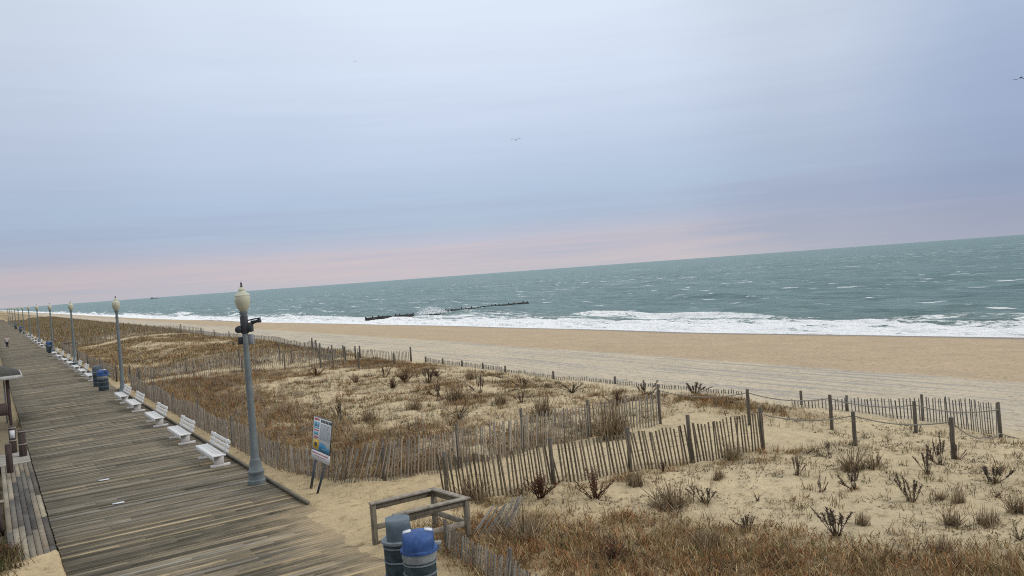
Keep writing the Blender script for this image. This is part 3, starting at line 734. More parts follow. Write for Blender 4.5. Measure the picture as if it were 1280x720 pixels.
fence('slat_fence',f3,'short sagging slat fence leaning over at the corner of the timber railing',h=.85,lean=lambda s:.62,col=(.22,.2,.17),sp=.095)
f3b=g2((556,690),(580,702),(610,722),(650,745),(690,775))
fence('slat_fence',f3b,'half buried slat fence running out of the bottom beside the bins',h=.62,width=.036,lean=lambda s:.26,col=(.22,.20,.17),sp=.085,posts=[(.02,.7,0),(s_at(f3b,638,738),.8,0)],pr=.05)
f5=g2((990,507),(1040,512),(1100,519),(1160,527),(1205,536),(1250,547))
f5len=poly_len(f5)
fence('slat_fence',f5,'short slat fence ending at a post beside the rope path on the right',h=lambda s:.25+.80*min(1,s/ (f5len*.8)),sp=.15,width=.045,lean=lambda s:-.05,
    posts=[(s_at(f5,1058,514),.62,0),(s_at(f5,1152,526),.95,0),(f5len-.03,1.1,-.05)],col=(.15,.14,.12))
# far beach fence
f4=[(27.3,219),(26.6,150),(25.3,100),(24.9,81)]+g2((400,444),(450,448),(514,452))
fence('slat_fence',f4,'long distant slat fence along the seaward edge of the dunes',h=.78,sp=.16,width=.045,
    posts=[6+9*i for i in range(13)]+[s_at(f4,x,444) for x in (370,400,420,445,465,480,497)]+[(poly_len(f4)-.03,1.15,0)],col=(.12,.11,.095),pr=.07)
f4b=g2((531,452),(553,455),(577,458),(603,461),(631,465),(660,469),(691,473),(740,477),(775,481),(830,486),(880,489),(930,494))
fence('slat_fence',f4b,'nearly buried slat fence with low posts between dunes and beach',h=lambda s:.32 if s<12 else .2,sp=.14,width=.04,post_h=.42,
    posts=[s_at(f4b,x,y_) for x,y_ in ((533,452),(553,455),(577,458),(603,461),(631,465),(691,473),(770,480))],col=(.12,.11,.1),pr=.07)
# the pair of fences of the second access
fence('slat_fence',[(8.3,60.2),(12,59.4),(15.6,59.6),(19.,58.2),(21.6,56.)],'near slat fence of the second beach access beyond the dune scrub',h=1.05,sp=.14,width=.04,lean=lambda s:.08*math.sin(s*1.3),posts=[.1,3.6,7,10,13.6],col=(.22,.20,.165))
fence('slat_fence',[(8.3,64.3),(12,64.2),(15.6,64.6),(19.5,63.5),(23.,61.)],'farther slat fence of the second beach access beyond the dune scrub',h=1.0,sp=.14,width=.04,lean=lambda s:.1*math.sin(s*1.1),posts=[.1,4,8,12,15],col=(.21,.19,.16))
fence('slat_fence',[(7.75,66),(7.7,90),(7.7,118.5)],'distant slat fence edging the boardwalk beyond the second lamp post',h=1.1,sp=.2,width=.06,posts=[0.1,10,20,30,40,50],col=(.21,.185,.15))
fence('slat_fence',[(8.6,124.5),(14,124.6),(21,122.5),(25.5,119)],'faint slat fence crossing the dunes far beyond the third lamp post',h=1.2,sp=.2,width=.06,posts=[0.1,5,10,15],col=(.2,.175,.14))

# ------------------------------------------------------------ rope posts and ropes
GP='posts of the roped sand path'
def post(px,py,hpx,label,r=.06,lean=0):
    x,y,z=G(px,py); h_=hpx*dist(x,y)/1000.
    s=MB(); s.tube([(0,0,-.3),(lean*h_,0,h_*.5),(lean*h_,0,h_-.015),(lean*h_,0,h_)],[r,r*.97,r*.95,r*.8],9)
    o=s.build('wooden_post',M['post'],None,(x,y,z),smooth=True); tag(o,label,'post',GP); return Vector((x,y,z+h_))
pA=[post(937,532,46,'wooden rope post standing in brown scrub right of the fences'),
    post(1040,537,44,'wooden rope post left of the short slat fence'),
    post(1145,541,40,'wooden rope post in front of the middle of short slat fence')]
pB=[post(1069,558,44,'wooden rope post on open sand, nearest of left pair'),
    post(1192,573,52,'tall wooden rope post rising from dark stalks at right')]
pE=Vector((*f2[-1],hz(*f2[-1])+1.2)); pF=Vector((*f1[-1],hz(*f1[-1])+1.35)); pG=Vector((*f5[-1],hz(*f5[-1])+1.0))
def rope(pts,label,sag=.32,drop=.12):
    q=[]
    for a_,b_ in zip(pts[:-1],pts[1:]):
        l=(b_-a_).length
        for i in range(13):
            t=i/12.; p=a_.lerp(b_,t); p.z-=drop+sag*l/5.*4*t*(1-t); q.append(p)
    o=q[0].copy(); s=MB(); s.tube([p-o for p in q],.018,6); ob=s.build('rope',M['rope'],None,o,smooth=True); tag(ob,label,'rope','ropes of the sand path')
rope([pF,pA[0],pA[1],pA[2],pG],'sagging rope strung along the far posts of the sand path')
end=G(1320,552); rope([pE,pB[0],pB[1],pG+Vector((0,0,-.75)),Vector((end[0],end[1],end[2]+.15))],'sagging rope strung along the near posts of the sand path')
for (px,py,hp,lb) in ((432,452,19,'thin post standing alone in the dunes, third from the left of the loose row'),(449,461,21,'thin post standing alone in the dunes, fourth from the left of the loose row'),
    (493,455,13,'short post standing alone in the dunes near the far fence end'),(401,459,18,'thin post in the dunes between nearest lamp and far fence'),(350,452,22,'tall thin post in the dunes just right of the nearest lamp')):
    post(px,py,hp,lb,.07)
o=post(1002,506,18,'short stub post behind the scrub mound beside the beach')

# ------------------------------------------------------------ plants
def blades(P,n,hmin,hmax,lean,width,palette,spread=.1,seed=0,flat=0.,bend=.35):
    """P (k,3) tuft centres -> verts, tris, colours"""
    g=np.random.default_rng(seed); k=len(P); m_=k*n
    B=np.repeat(P,n,0)+np.concatenate([g.normal(0,spread,(m_,2)),np.zeros((m_,1))],1)
    hh=g.uniform(hmin,hmax,m_)*np.repeat(g.uniform(.7,1.2,k),n); a_=g.uniform(0,2*math.pi,m_); ln=np.abs(g.normal(lean,.25,m_))+flat
    dx=np.cos(a_)*np.sin(ln);dy=np.sin(a_)*np.sin(ln);dz=np.maximum(np.cos(ln),.03)
    D=np.stack([dx,dy,dz],1); T=B+D*hh[:,None]; T[:,2]-=bend*hh*np.sin(ln)*.5
    Mi=B+D*(hh*.55)[:,None]
    wa=g.uniform(0,2*math.pi,m_); Wv=np.stack([np.cos(wa),np.sin(wa),np.zeros(m_)],1)*(width*g.uniform(.6,1.3,m_))[:,None]/2
    V=np.stack([B-Wv,B+Wv,Mi+Wv*.9,Mi-Wv*.9,T],1).reshape(-1,3)
    o=np.arange(m_)*5
    Qd=np.stack([o,o+1,o+2,o+3],1); Tr=np.stack([o+3,o+2,o+4],1)
    pal=np.array(palette)
    if k>400:
        pn=fbm(P[:,0]/1.7,P[:,1]/1.7,seed+200,3); pc=np.clip(((pn-.28)/.44*len(pal)).astype(int),0,len(pal)-1); pc=np.where(g.random(k)<.45,g.integers(0,len(pal),k),pc); ci=np.repeat(pc,n)
    else: ci=np.repeat(g.integers(0,len(pal),k),n)
    alt=g.integers(0,len(pal),m_); ci=np.where(g.random(m_)<.35,alt,ci)
    C=pal[ci]*g.uniform(.6,1.35,m_)[:,None]; C=np.repeat(C,5,0)
    return V,Qd,Tr,C
def merge(parts):
    V=[];Q_=[];T_=[];C=[];n=0
    for v,q,t,c in parts:
        V.append(v);Q_.append(q+n);T_.append(t+n);C.append(c);n+=len(v)
    return np.concatenate(V),np.concatenate(Q_),np.concatenate(T_),np.concatenate(C)
def grass(name,parts,label):
    V,Q_,T_,C=merge(parts); me=npmesh(name,V,[Q_,T_],C); o=link(name,me,M['plant']); tag(o,label,'grass',kind='stuff'); return o
TAN=(.42,.30,.15);RUST=(.30,.14,.06);OLV=(.20,.185,.08);GRY=(.30,.265,.21);DK=(.07,.05,.035);STRAW=(.52,.41,.23); BR=(.26,.175,.095)
def scatter(x0,x1,y0,y1,density,seed,thr=0.,gain=1.):
    g=np.random.default_rng(seed); n=int((x1-x0)*(y1-y0)*density); x=g.uniform(x0,x1,n); y_=g.uniform(y0,y1,n)
    v=veg_density(x,y_)*gain; k=g.random(n)<v; x=x[k];y_=y_[k]
    return np.stack([x,y_,H(x,y_)],1)
parts=[]
# foreground scrub
P=scatter(7.3,24,4,24,75,1); parts.append(blades(P,11,.06,.32,.70,.015,[(.10,.07,.045),BR,(.35,.17,.07),RUST,OLV,TAN,STRAW,BR,(.31,.16,.08),TAN,BR],.09,1))
P=scatter(7.3,24,4,20,6,2); parts.append(blades(P,12,.2,.46,.5,.012,[STRAW,RUST,BR,TAN,OLV,(.34,.15,.06)],.10,2))
grass('foreground_grass',parts,'dry brown and rust grass covering the sand in the near foreground')
parts=[]
P=scatter(7.6,28,22,60,36,3); parts.append(blades(P,10,.08,.32,.75,.017,[GRY,BR,DK,TAN,RUST,BR,OLV,RUST,BR],.15,3))
P=scatter(7.6,16,24,60,4,4); parts.append(blades(P,12,.3,.65,.3,.014,[BR,GRY,RUST,GRY,TAN],.12,4))
P=scatter(7.6,28,60,130,11,5); parts.append(blades(P,9,.10,.40,.7,.035,[DK,BR,OLV,RUST,GRY,BR,TAN,STRAW],.25,5))
P=scatter(7.6,27,130,420,1.6,6); parts.append(blades(P,9,.3,.8,.4,.09,[BR,OLV,GRY,BR],.5,6))
grass('dune_grass',parts,'dry brown grass and scrub covering the dunes beside the boardwalk')
# sparse debris and seedlings on the open sand
g=np.random.default_rng(9)
def sparse(n,seed,fx,thr):
    g=np.random.default_rng(seed); x=g.uniform(9.5,27,n); y_=g.uniform(5,48,n); q=fbm(x/1.5,y_/1.5,91,3)
    path=(y_>fx(x)-1.15)&(y_<22.5+.0*x)&(x<22)
    k=(q>thr)&~path; x=x[k];y_=y_[k]; return np.stack([x,y_,H(x,y_)+.005],1)
pf=lambda x:19.9-.33*(x-10)
P=sparse(5200,12,pf,.50); pts_=[blades(P,4,.06,.20,.9,.012,[DK,BR,GRY,OLV],.05,12)]
P=sparse(2600,13,pf,.46); pts_.append(blades(P,5,.10,.30,.3,.012,[BR,OLV,DK],.05,13))
P=sparse(1500,14,pf,.48); pts_.append(blades(P,3,.15,.45,1.4,.016,[DK,GRY],.05,14,bend=0))
P=sparse(900,18,pf,.44); pts_.append(blades(P,16,.05,.22,.6,.014,[DK,BR,OLV],.10,18))
g2_=np.random.default_rng(19); x=g2_.uniform(10,26.5,2600); y_=g2_.uniform(22.6,62,2600); q=fbm(x/2.2,y_/2.2,93,3); k=(q>.49)&(y_>22.6+.0*x); x=x[k];y_=y_[k]
pts_.append(blades(np.stack([x,y_,H(x,y_)],1),22,.06,.36,.45,.014,[DK,BR,(.12,.085,.055),OLV,RUST],.12,19))
x=g2_.uniform(9.5,26.5,30000); y_=g2_.uniform(5,48,30000); q=fbm(x/.9,y_/.9,95,3); k=(q>.53)&~((y_>pf(x)-1.1)&(y_<22.4)&(x<22)); x=x[k];y_=y_[k]
pts_.append(blades(np.stack([x,y_,H(x,y_)+.003],1),3,.025,.075,.9,.022,[DK,BR,GRY,(.16,.12,.08)],.03,22,bend=0))
x=g2_.uniform(11,22,420); y_=g2_.uniform(8,17,420); q=fbm(x/2.,y_/2.,94,3); k=(q>.5)&(y_<18.6-.33*(x-10)); x=x[k];y_=y_[k]
pts_.append(blades(np.stack([x,y_,H(x,y_)],1),14,.05,.26,.5,.012,[DK,BR,OLV,RUST],.10,20))
grass('plant_debris',pts_,'small dark twigs, seedlings and plant litter scattered over open sand')
P=[]
g=np.random.default_rng(15); x=g.uniform(7.35,9.0,500); y_=g.uniform(17.5,27,500); k=g.random(500)<np.clip((x-7.6)*.4+(y_-21)*.06,0,.5); x=x[k];y_=y_[k]
P=np.stack([x,y_,H(x,y_)],1); grass('path_edge_grass',[blades(P,7,.04,.14,.6,.008,[TAN,OLV,STRAW],.07,15)],'thin grass tufts on the sand around the sign posts')
x=g.uniform(-2.2,.1,500); y_=g.uniform(17,34,500); P=np.stack([x,y_,H(x,y_)],1); grass('left_verge_grass',[blades(P,10,.1,.5,.5,.014,[OLV,BR,(.05,.06,.03)],.1,16)],'dark dry grass left of the side boards')

def shrub_mesh(kind,seed):
    g=random.Random(seed); V=[];parts=[]; gg=np.random.default_rng(seed)
    mb=MB()
    if kind=='stalk':       # dead goldenrod: flaring stems, each with a knobbly seed head
        for i in range(g.randint(9,15)):
            a_=g.uniform(0,6.28); ln=abs(g.gauss(.0,.45)); h_=g.uniform(.55,1.); r0=g.uniform(0,.09)
            b=Vector((math.cos(a_)*r0,math.sin(a_)*r0,-.05)); t=b+Vector((math.cos(a_)*math.sin(ln),math.sin(a_)*math.sin(ln),math.cos(ln)))*h_
            mid=b.lerp(t,.5)+Vector((g.uniform(-.03,.03),g.uniform(-.03,.03),-.02)); c=tuple(v*g.uniform(.7,1.3) for v in (.13,.10,.075))
            mb.tube([b,mid,t],[.016,.012,.009],4,c)
            K_=np.array([list(mid.lerp(t,q)) for q in np.linspace(.15,1.02,12)]); v,q_,t_,cc=blades(K_,6,.05,.12,.75,.024,[(.15,.115,.085),(.10,.075,.055),(.20,.155,.12)],.012,seed*31+i); parts.append((v,q_,t_,cc))
        K_=np.array([[gg.normal(0,.09),gg.normal(0,.09),0] for _ in range(10)]); parts.append(blades(K_,6,.08,.3,.6,.016,[DK,BR],.04,seed+5))
    elif kind=='grass':     # feathery upright tussock
        K_=np.stack([gg.normal(0,.13,16),gg.normal(0,.13,16),np.full(16,-.02)],1); parts.append(blades(K_,11,.3,1.,.30,.016,[(.33,.25,.16),(.24,.18,.11),(.40,.31,.20),(.18,.135,.09)],.05,seed,bend=.1))
        K_=K_[:12]; parts.append(blades(K_,8,.15,.5,.6,.014,[(.12,.09,.055)],.04,seed+1))
    elif kind=='bush':      # reddish leafy stems
        for i in range(g.randint(16,22)):
            a_=g.uniform(0,6.28); ln=abs(g.gauss(.1,.5)); h_=g.uniform(.45,.95)
            b=Vector((g.gauss(0,.05),g.gauss(0,.05),-.05)); t=b+Vector((math.cos(a_)*math.sin(ln),math.sin(a_)*math.sin(ln),math.cos(ln)))*h_
            c=tuple(v*g.uniform(.7,1.3) for v in (.10,.055,.04)); mb.tube([b,b.lerp(t,.5)+Vector((0,0,.03)),t],[.013,.01,.006],4,c)
            K_=np.array([list(b.lerp(t,q)) for q in np.linspace(.3,1.0,10)]); parts.append(blades(K_,4,.04,.11,1.0,.030,[(.15,.055,.035),(.11,.06,.04),(.10,.085,.05)],.02,seed*17+i,bend=0))
    else:                   # low sprawling dead twigs
        for i in range(12):
            a_=g.uniform(0,6.28); ln=g.uniform(.5,1.35); h_=g.uniform(.5,1.3); b=Vector((0,0,-.03)); t=b+Vector((math.cos(a_)*math.sin(ln),math.sin(a_)*math.sin(ln),math.cos(ln)))*h_
            mb.tube([b,b.lerp(t,.5)+Vector((0,0,.08)),t],[.022,.016,.007],4,(.065,.05,.04))
            K_=np.array([list(b.lerp(t,q)) for q in np.linspace(.3,1.0,6)]); parts.append(blades(K_,4,.06,.22,.8,.020,[(.085,.065,.05),DK],.02,seed*13+i))
    if mb.n:
        parts.append((np.array(mb.V,float),np.array(mb.Q),np.array(mb.T) if mb.T else np.zeros((0,3),int),np.array(mb.C)))
    V,Q_,T_,C=merge(parts); return npmesh('shrub',V,[Q_,T_],C)
LIB={k:[shrub_mesh(k,100+7*i+j*50) for i in range(4)] for j,k in enumerate(('stalk','grass','bush','twig'))}
for v in LIB.values():
    for me in v: me.materials.append(M['plant'])
NM={'stalk':('dead_plant','plant'),'grass':('grass_tussock','grass tuft'),'bush':('dry_bush','bush'),'twig':('dead_twigs','plant')}
GR={'stalk':'dead stalks on the sand','grass':'upright grass tussocks','bush':'rust brown bushes','twig':'sprawling dead twigs'}
SH=[ # px,py of the foot, height px, width px, kind, label
(996,594,26,20,'stalk','small forked dead plant left of the path post on open sand'),
(1068,611,30,32,'stalk','dead plant in front of the nearest left rope post, lower of two'),
(1072,588,34,42,'grass','feathery dead plant just in front of the left near rope post'),
(1095,583,16,20,'stalk','small crooked dark stalks right of the feathery plant'),
(1140,627,42,36,'stalk','dark upright stalk clump at the middle of the right sand'),
(1160,592,38,26,'stalk','dark stalk clump left of the tall rope post'),
(1176,582,44,28,'stalk','tall dark stalk clump touching the tall rope post'),
(1196,574,24,18,'stalk','small stalk clump right of the tall rope post base'),
(1241,603,30,50,'stalk','wide spreading stalk clump nearest the right edge of sand'),
(1196,628,24,16,'grass','small tan grass tuft below the tall rope post'),
(1176,625,18,14,'grass','tiny tan tuft left of the small tan grass tuft'),
(1046,671,38,56,'stalk','large dark stalk clump at the edge of the foreground grass'),
(1078,656,24,18,'grass','thin rust grass tuft right of the large dark stalk clump'),
(1190,655,26,26,'grass','dark grass tuft low on the right sand'),
(1176,690,32,26,'grass','grey feathery tuft near the bottom right grass'),
(1236,656,34,24,'grass','faint thin grass tuft toward the bottom right'),
(1275,675,20,30,'twig','dark dead twigs cut by the right edge'),
(1274,640,34,30,'grass','pale blurred grass tuft on the right edge'),
(1246,622,10,16,'twig','tiny dark dead twig below the widest stalk clump'),
(1026,615,22,16,'stalk','small thin dead plant between the forked plant and its right neighbour'),
(1010,567,8,18,'twig','small dark twig patch right of the dark fence end'),
(1036,568,18,10,'stalk','thin dead sprig left of the near left rope post'),
(947,626,10,16,'twig','tiny dark dead twigs alone on pale sand'),
(744,623,44,50,'bush','rust red bush at the foot of the dark fence, right one'),
(676,622,42,52,'bush','rust red bush at the foot of the dark fence, left one'),
(829,590,16,16,'bush','small red brown bush at the middle of the dark fence'),
(795,607,32,20,'grass','grey brown tussock in front of the dark fence middle post'),
(843,634,38,50,'grass','broad brown tussock right of the red bushes'),
(882,628,26,38,'stalk','branching dark plant right of the broad brown tussock'),
(916,574,30,22,'grass','brown tussock at the right end of the dark fence'),
(898,599,20,18,'grass','small green brown tussock below the right end of dark fence'),
(592,626,46,38,'grass','thick brown tussock between railing and dark fence'),
(655,673,48,46,'grass','thick brown tussock in the foreground grass by the sagging fence'),
(885,684,38,34,'grass','rust tussock in the foreground grass, center'),
(935,664,24,32,'stalk','dark stalks rising at the upper edge of the foreground grass'),
(768,700,34,50,'bush','dark reddish bush in the bottom center of the foreground grass'),
(766,548,70,42,'grass','tall dark tussock pressed against the upper slat fence'),
(772,506,22,34,'bush','brown bush just above the upper slat fence'),
(806,494,20,34,'stalk','row of dark knobbly stalks behind the upper fence end post'),
(868,492,16,40,'stalk','dark knobbly stalks on the skyline of the scrub mound'),
(680,520,44,22,'grass','tall feathery tussock alone above the upper slat fence'),
(655,486,20,20,'stalk','dark stalk clump at the seaward edge above the tall tussock'),
(715,491,16,44,'twig','wide sprawling dark twigs at the seaward edge'),
(536,479,20,26,'stalk','dark stalk clump near the start of the low buried fence'),
(548,496,22,24,'stalk','dark stalk clump below the one near the low fence'),
(571,500,32,26,'grass','grey feathery tussock in the middle of the open dune'),
(589,474,20,14,'grass','small dark tussock beside the low buried fence'),
(600,491,24,20,'stalk','dark stalk clump right of the grey feathery tussock'),
(517,512,20,22,'grass','dark tussock left of center on the open dune'),
(626,505,20,18,'grass','green brown tussock between the two feathery tussocks'),
(652,503,14,24,'stalk','small stalks left of the tall feathery tussock'),
(465,526,22,20,'grass','brown tussock above the fence right of the sign'),
(426,524,24,16,'stalk','thin dark plant just above and right of the sign'),
(491,485,16,26,'bush','low dark bush on the upper left of open dune'),
(507,477,18,30,'bush','dark bush near the far fence end post'),
(480,472,18,14,'stalk','slim dark stalks left of the far fence end post'),
(574,523,12,44,'twig','low wide patch of dark dead twigs on open dune'),
(512,539,14,16,'twig','small dark dead twigs above the leaning part of fence'),
(445,480,16,20,'bush','dark bush below the far fence posts'),
(395,470,16,22,'bush','dark bush between nearest lamp and far fence'),
(545,470,12,18,'bush','small dark bush at the seaward foot of the low fence'),
]
cnt={k:0 for k in LIB}
for (px,py,hp,wp,kd,lb) in SH:
    x,y_,z=G(px,py); dd=dist(x,y_)/1000.; me=LIB[kd][cnt[kd]%4]; cnt[kd]+=1
    o=bpy.data.objects.new(NM[kd][0],me); COL.objects.link(o); o.location=(x,y_,z)
    sh=hp*dd/ (1.0 if kd!='twig' else .75); sw=wp*dd/{'stalk':1.0,'grass':.62,'bush':1.1,'twig':1.9}[kd]
    o.scale=(sw,sw,sh); o.rotation_euler=(0,0,random.uniform(0,6.28)); tag(o,lb,NM[kd][1],GR[kd])
gq=np.random.default_rng(44); x=gq.uniform(-1.3,.22,130); y_=gq.uniform(21.6,25.6,130); k=x<.3-.10*(y_-21.6)
grass('corner_scrub',[blades(np.stack([x[k],y_[k],H(x[k],y_[k])-.02],1),26,.15,.55,.55,.014,[(.05,.05,.028),DK,OLV,(.12,.07,.04)],.12,44)],'dark tangled scrub in the bottom left corner below the hand railing')
o=bpy.data.objects.new('dry_bush',LIB['bush'][1].copy()); COL.objects.link(o); o.location=(-.05,22.6,-.1); o.scale=(.8,.8,.75); tag(o,'dark straggly bush on the sand in the bottom left corner','bush')

# ------------------------------------------------------------ left edge: shelter, posts, railing
sh=empty('shelter',(-1.1,51.4,0))
GPh=[(1.75,-1.1),(-1.9,-1.1),(1.75,1.9),(-1.9,1.9)]
for x,y_ in GPh: s=MB(); s.box((x-.07,y_-.07,-.3),(x+.07,y_+.07,2.28)); s.build('post',M['brown'],sh,bevel=.01)
s=MB(); s.box((1.55,-1.06,-.1),(1.62,-.9,2.28)); s.build('corner_brace',M['box'],sh)
s=MB(); ez,az_=2.42,3.35; x0,x1,y0,y1=-2.5,2.4,-1.75,2.5
c1=((x0+x1)/2,(y0+y1)/2)
V=[(x0,y0,ez),(x1,y0,ez),(x1,y1,ez),(x0,y1,ez),(c1[0]-.6,c1[1],az_),(c1[0]+.6,c1[1],az_)]
s.add(V,[(0,1,5,4),(2,3,4,5),(3,2,1,0)],[(1,2,5),(3,0,4)]); rf=s.build('roof',M['shingle'],sh)
s=MB()
for a_,b_ in (((x0,y0),(x1,y0)),((x1,y0),(x1,y1)),((x1,y1),(x0,y1)),((x0,y1),(x0,y0))): s.bar((*a_,ez-.07),(*b_,ez-.07),.05,.2)
s.build('fascia',M['fascia'],rf)
s=MB(); s.box((-1.8,-1.2,.35),(1.68,-1.14,1.0)); s.build('side_panel',M['brown'],sh)
tag(sh,'small dark roofed shelter on posts at the left edge of the boardwalk','shelter')
def lpost(x,y_,h_,lb,r=.12,caps=True,notice=False):
    t=empty('timber_bollard',(x,y_,-.03)); s=MB(); s.lathe([(r,-.3),(r,h_-.03),(r*.85,h_)],12); s.build('post',M['brown'],t)
    if caps:
        for zz in (h_*.45,h_*.93):
            s=MB(); s.lathe([(r+.005,zz-.025),(r+.03,zz-.02),(r+.03,zz+.02),(r+.005,zz+.025)],12); s.build('rope_band',M['rope'],t)
    if notice: s=MB(); s.box((-.09,-r-.02,h_*.55),(.09,-r-.004,h_*.85)); s.build('notice',M['sg_w'],t)
    tag(t,lb,'bollard','dark bollards at the left edge'); return t
lpost(.82,38.2,1.08,'dark bollard with pale bands, rightmost beside the boardwalk',.14)
lpost(.52,39.6,1.1,'dark bollard carrying a small white notice below the shelter',.13,notice=True)
lpost(.30,34.9,1.05,'dark bollard nearest the camera at the left edge',.11,False)
hr=empty('hand_railing',(-.1,26.3,-.05))
s=MB(); s.box((-.06,-.06,-.2),(.06,.06,.72)); s.build('post',M['brown'],hr); s=MB(); s.box((-1.66,-.06,-.2),(-1.54,.06,.72)); s.build('post',M['brown'],hr)
s=MB(); s.box((-1.8,-.09,.72),(.12,.09,.77)); s.build('top_rail',M['woodtop'],hr); tag(hr,'low dark hand railing with pale top above the bottom left bush','railing')

# pale markers lying on the boards
for (px,py,lb) in ((130,600,'small white marker strip on the boards, farther one'),(148,629,'small white marker strip on the boards, nearer one')):
    x,y_=at(px,py,.01); s=MB(); s.box((-.16,-.07,.0),(.16,.07,.014)); o=s.build('marker_strip',M['sg_w'],None,(x,y_,.012)); tag(o,lb,'marker','white strips on the boardwalk')
# stray slat on the sand right of the sign
x,y_,z=G(418,603); s=MB(); s.bar((0,0,0),(.38,.28,.42),.045,.012); o=s.build('loose_slat',M['woodtop'],None,(x,y_,z-.02)); tag(o,'single pale loose slat leaning in the sand right of the sign','slat')

# ------------------------------------------------------------ walking person
def skin_fig(name,verts,edges,radii,mt,parent,sub=2):
    me=bpy.data.meshes.new(name); me.from_pydata(verts,edges,[]); o=link(name,me,mt,parent)
    md=o.modifiers.new('s','SKIN'); sv=me.skin_vertices[0].data
    for i,r_ in enumerate(radii): sv[i].radius=(r_,r_); sv[i].use_root=(i==0)
    sb_=o.modifiers.new('u','SUBSURF'); sb_.levels=sub; sb_.render_levels=sub
    return o
pe=empty('person',(2.2,143,.006),R(10))
body_v=[(0,0,.95),(0,0,1.15),(0,0,1.38),(0,0,1.50),(0,.01,1.60),(0,.01,1.70),(.10,0,.90),(.11,.10,.50),(.11,.02,.08),(.11,.16,.04),(-.10,0,.90),(-.11,-.10,.50),(-.11,-.30,.12),(-.11,-.18,.05),(.20,0,1.40),(.25,-.10,1.13),(.23,.06,.90),(.23,.10,.80),(-.20,0,1.40),(-.25,.08,1.13),(-.23,.22,.93),(-.23,.27,.84)]
body_e=[(0,1),(1,2),(2,3),(3,4),(4,5),(0,6),(6,7),(7,8),(8,9),(0,10),(10,11),(11,12),(12,13),(2,14),(14,15),(15,16),(16,17),(2,18),(18,19),(19,20),(20,21)]
body_r=[.12,.11,.13,.06,.095,.085,.09,.065,.045,.04,.09,.065,.045,.04,.06,.045,.035,.03,.06,.045,.035,.03]
skin_fig('body',body_v,body_e,body_r,M['skin'],pe)
skin_fig('coat',[(0,0,.84),(0,0,1.0),(0,0,1.2),(0,0,1.40),(.21,0,1.41),(.26,-.10,1.13),(.235,.05,.92),(-.21,0,1.41),(-.26,.08,1.13),(-.235,.20,.95)],[(0,1),(1,2),(2,3),(3,4),(4,5),(5,6),(3,7),(7,8),(8,9)],[.17,.17,.15,.15,.085,.065,.055,.085,.065,.055],M['coat'],pe)
skin_fig('trousers',[(0,0,.94),(.10,0,.86),(.11,.10,.50),(.11,.02,.12),(-.10,0,.86),(-.11,-.10,.50),(-.11,-.29,.15)],[(0,1),(1,2),(2,3),(0,4),(4,5),(5,6)],[.15,.115,.085,.065,.115,.085,.065],M['trouser'],pe)
skin_fig('hair',[(0,-.02,1.66),(0,-.02,1.74)],[(0,1)],[.10,.085],M['hair'],pe)
tag(pe,'person in a pale coat and dark trousers walking far up the boardwalk','person')

# ------------------------------------------------------------ groin, spray, ship, gulls
gr=empty('timber_groin',(73.5,175.6,SEA))
s=MB(); rnd=random.Random(5)
def groin_run(xa,xb):
    x=xa
    while x<xb:
        h_=rnd.uniform(.65,1.0); pm=MB()
        pm.tube([(x-73.5,rnd.uniform(-.2,.2),-1.),(x-73.5+rnd.uniform(-.08,.08),0,h_)],[.2,.17],7); pm.build('pile',M['pile'],gr); x+=rnd.uniform(1.0,1.9)
    wl=MB(); x=xa
    while x<xb-1:
        wl.box((x-73.5,-.45+rnd.uniform(-.05,.05),-.8),(x-73.5+3.02,-.25,rnd.uniform(.52,.72))); x+=3.
    wl.build('wale_boards',M['pile'],gr)
groin_run(73.8,86.8); groin_run(90,121)
tag(gr,'dark low timber groin running out from the beach through the surf','groin')
g=np.random.default_rng(21); m_=2600
cx=at(541,393,SEA); q=g.normal(0,1,(m_,3)); V0=np.stack([cx[0]+q[:,0]*1.5,cx[1]+q[:,1]*2.2,SEA+.2+np.abs(q[:,2])*.75*np.exp(-(q[:,0]**2)*.3)],1)
V,Q_,T_,C=blades(V0,1,.06,.26,.7,.16,[(1,1,1)],.05,21); me=npmesh('spray',V,[Q_,T_],C); tag(link('spray',me,M['sprayfoam']),'burst of white spray where a wave breaks over the groin','spray',kind='stuff')
shp=empty('ship',(0,0,SEA)); d_=ray(193,373); t_=5200/dist(d_[0],d_[1]); shp.location=(d_[0]*t_,d_[1]*t_,SEA); shp.rotation_euler=(0,0,-math.radians(20))
s=MB(); V=[(-24,-4,0),(20,-4,0),(26,0,0),(20,4,0),(-24,4,0),(-24,-4,5),(20,-4,5),(29,0,6),(20,4,5),(-24,4,5)]
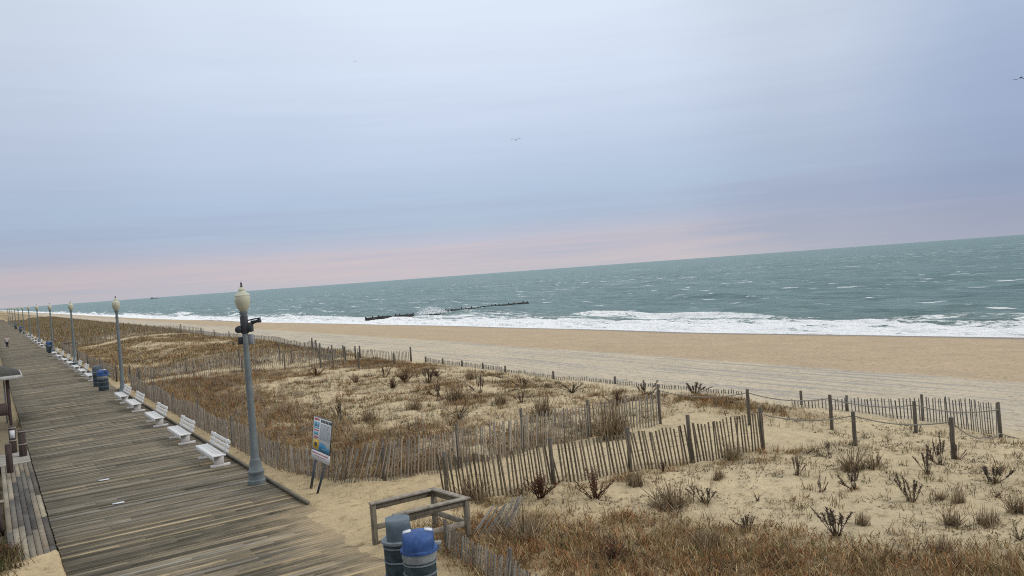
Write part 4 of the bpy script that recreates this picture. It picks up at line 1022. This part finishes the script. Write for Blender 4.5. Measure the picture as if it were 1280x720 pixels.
s.add(V,[(0,1,6,5),(1,2,7,6),(2,3,8,7),(3,4,9,8),(4,0,5,9)],[(5,6,9),(6,8,9),(6,7,8)]); s.build('hull',M['ship'],shp)
s=MB(); s.box((-20,-3,5),(-8,3,12)); s.build('bridge',M['ship'],shp); s=MB(); s.box((-5,-3,5),(15,3,8)); s.build('deck_cargo',M['ship'],shp)
tag(shp,'faint grey ship on the horizon at the left above the surf','ship')
def gull(px,py,dd,lb,rz=0,flap=.25,S_=1.):
    d_=ray(px,py); o=np.array([0,0,CH])+d_*dd
    t=empty('gull',tuple(o),rz); t.scale=(S_,)*3
    s=MB(); s.tube([(-.28,0,0),(-.2,0,0),(-.05,0,-.01),(.1,0,0),(.2,0,.02),(.27,0,.01)],[.01,.05,.075,.06,.04,.008],8); s.build('body',M['gull'],t,smooth=True)
    for sg_ in (-1,1):
        s=MB(); V=[]
        for k_,(yy,zz,cw) in enumerate(((0.03,.01,.13),(.28,flap*.45,.12),(.62,flap*.35,.02))):
            V+= [(.06+.03*k_-.0,sg_*yy,zz),(.06-cw+.0*k_,sg_*yy,zz),(.0,sg_*yy,zz+.015)]
        s.add(V,[(0,3,5,2),(2,5,4,1),(3,6,8,5),(5,8,7,4),(0,1,4,3),(3,4,7,6)],[]); s.build('wing',M['gull'],t)
    tag(t,lb,'gull','gulls over the sea')
gull(645,175,100,'dark gull gliding alone in the middle of the sky',R(60),.35)
gull(1276,97,75,'dark gull at the upper right edge of the sky',R(50),-.3)
gull(444,77,260,'tiny gull high in the left sky',R(80),.3)
gull(327,319,320,'tiny gull above the nearest lamp post near the pink cloud',R(80),.3)

# ------------------------------------------------------------ view
v=sc.view_settings; v.view_transform='Standard'; v.look='None'; v.exposure=0; v.gamma=1; v.use_curve_mapping=False
sc.render.engine='CYCLES'; sc.cycles.max_bounces=5; sc.cycles.diffuse_bounces=2; sc.cycles.glossy_bounces=2; sc.cycles.transparent_max_bounces=4
sc.cycles.use_denoising=False; sc.cycles.filter_width=1.1
sc.render.resolution_x=1024; sc.render.resolution_y=576
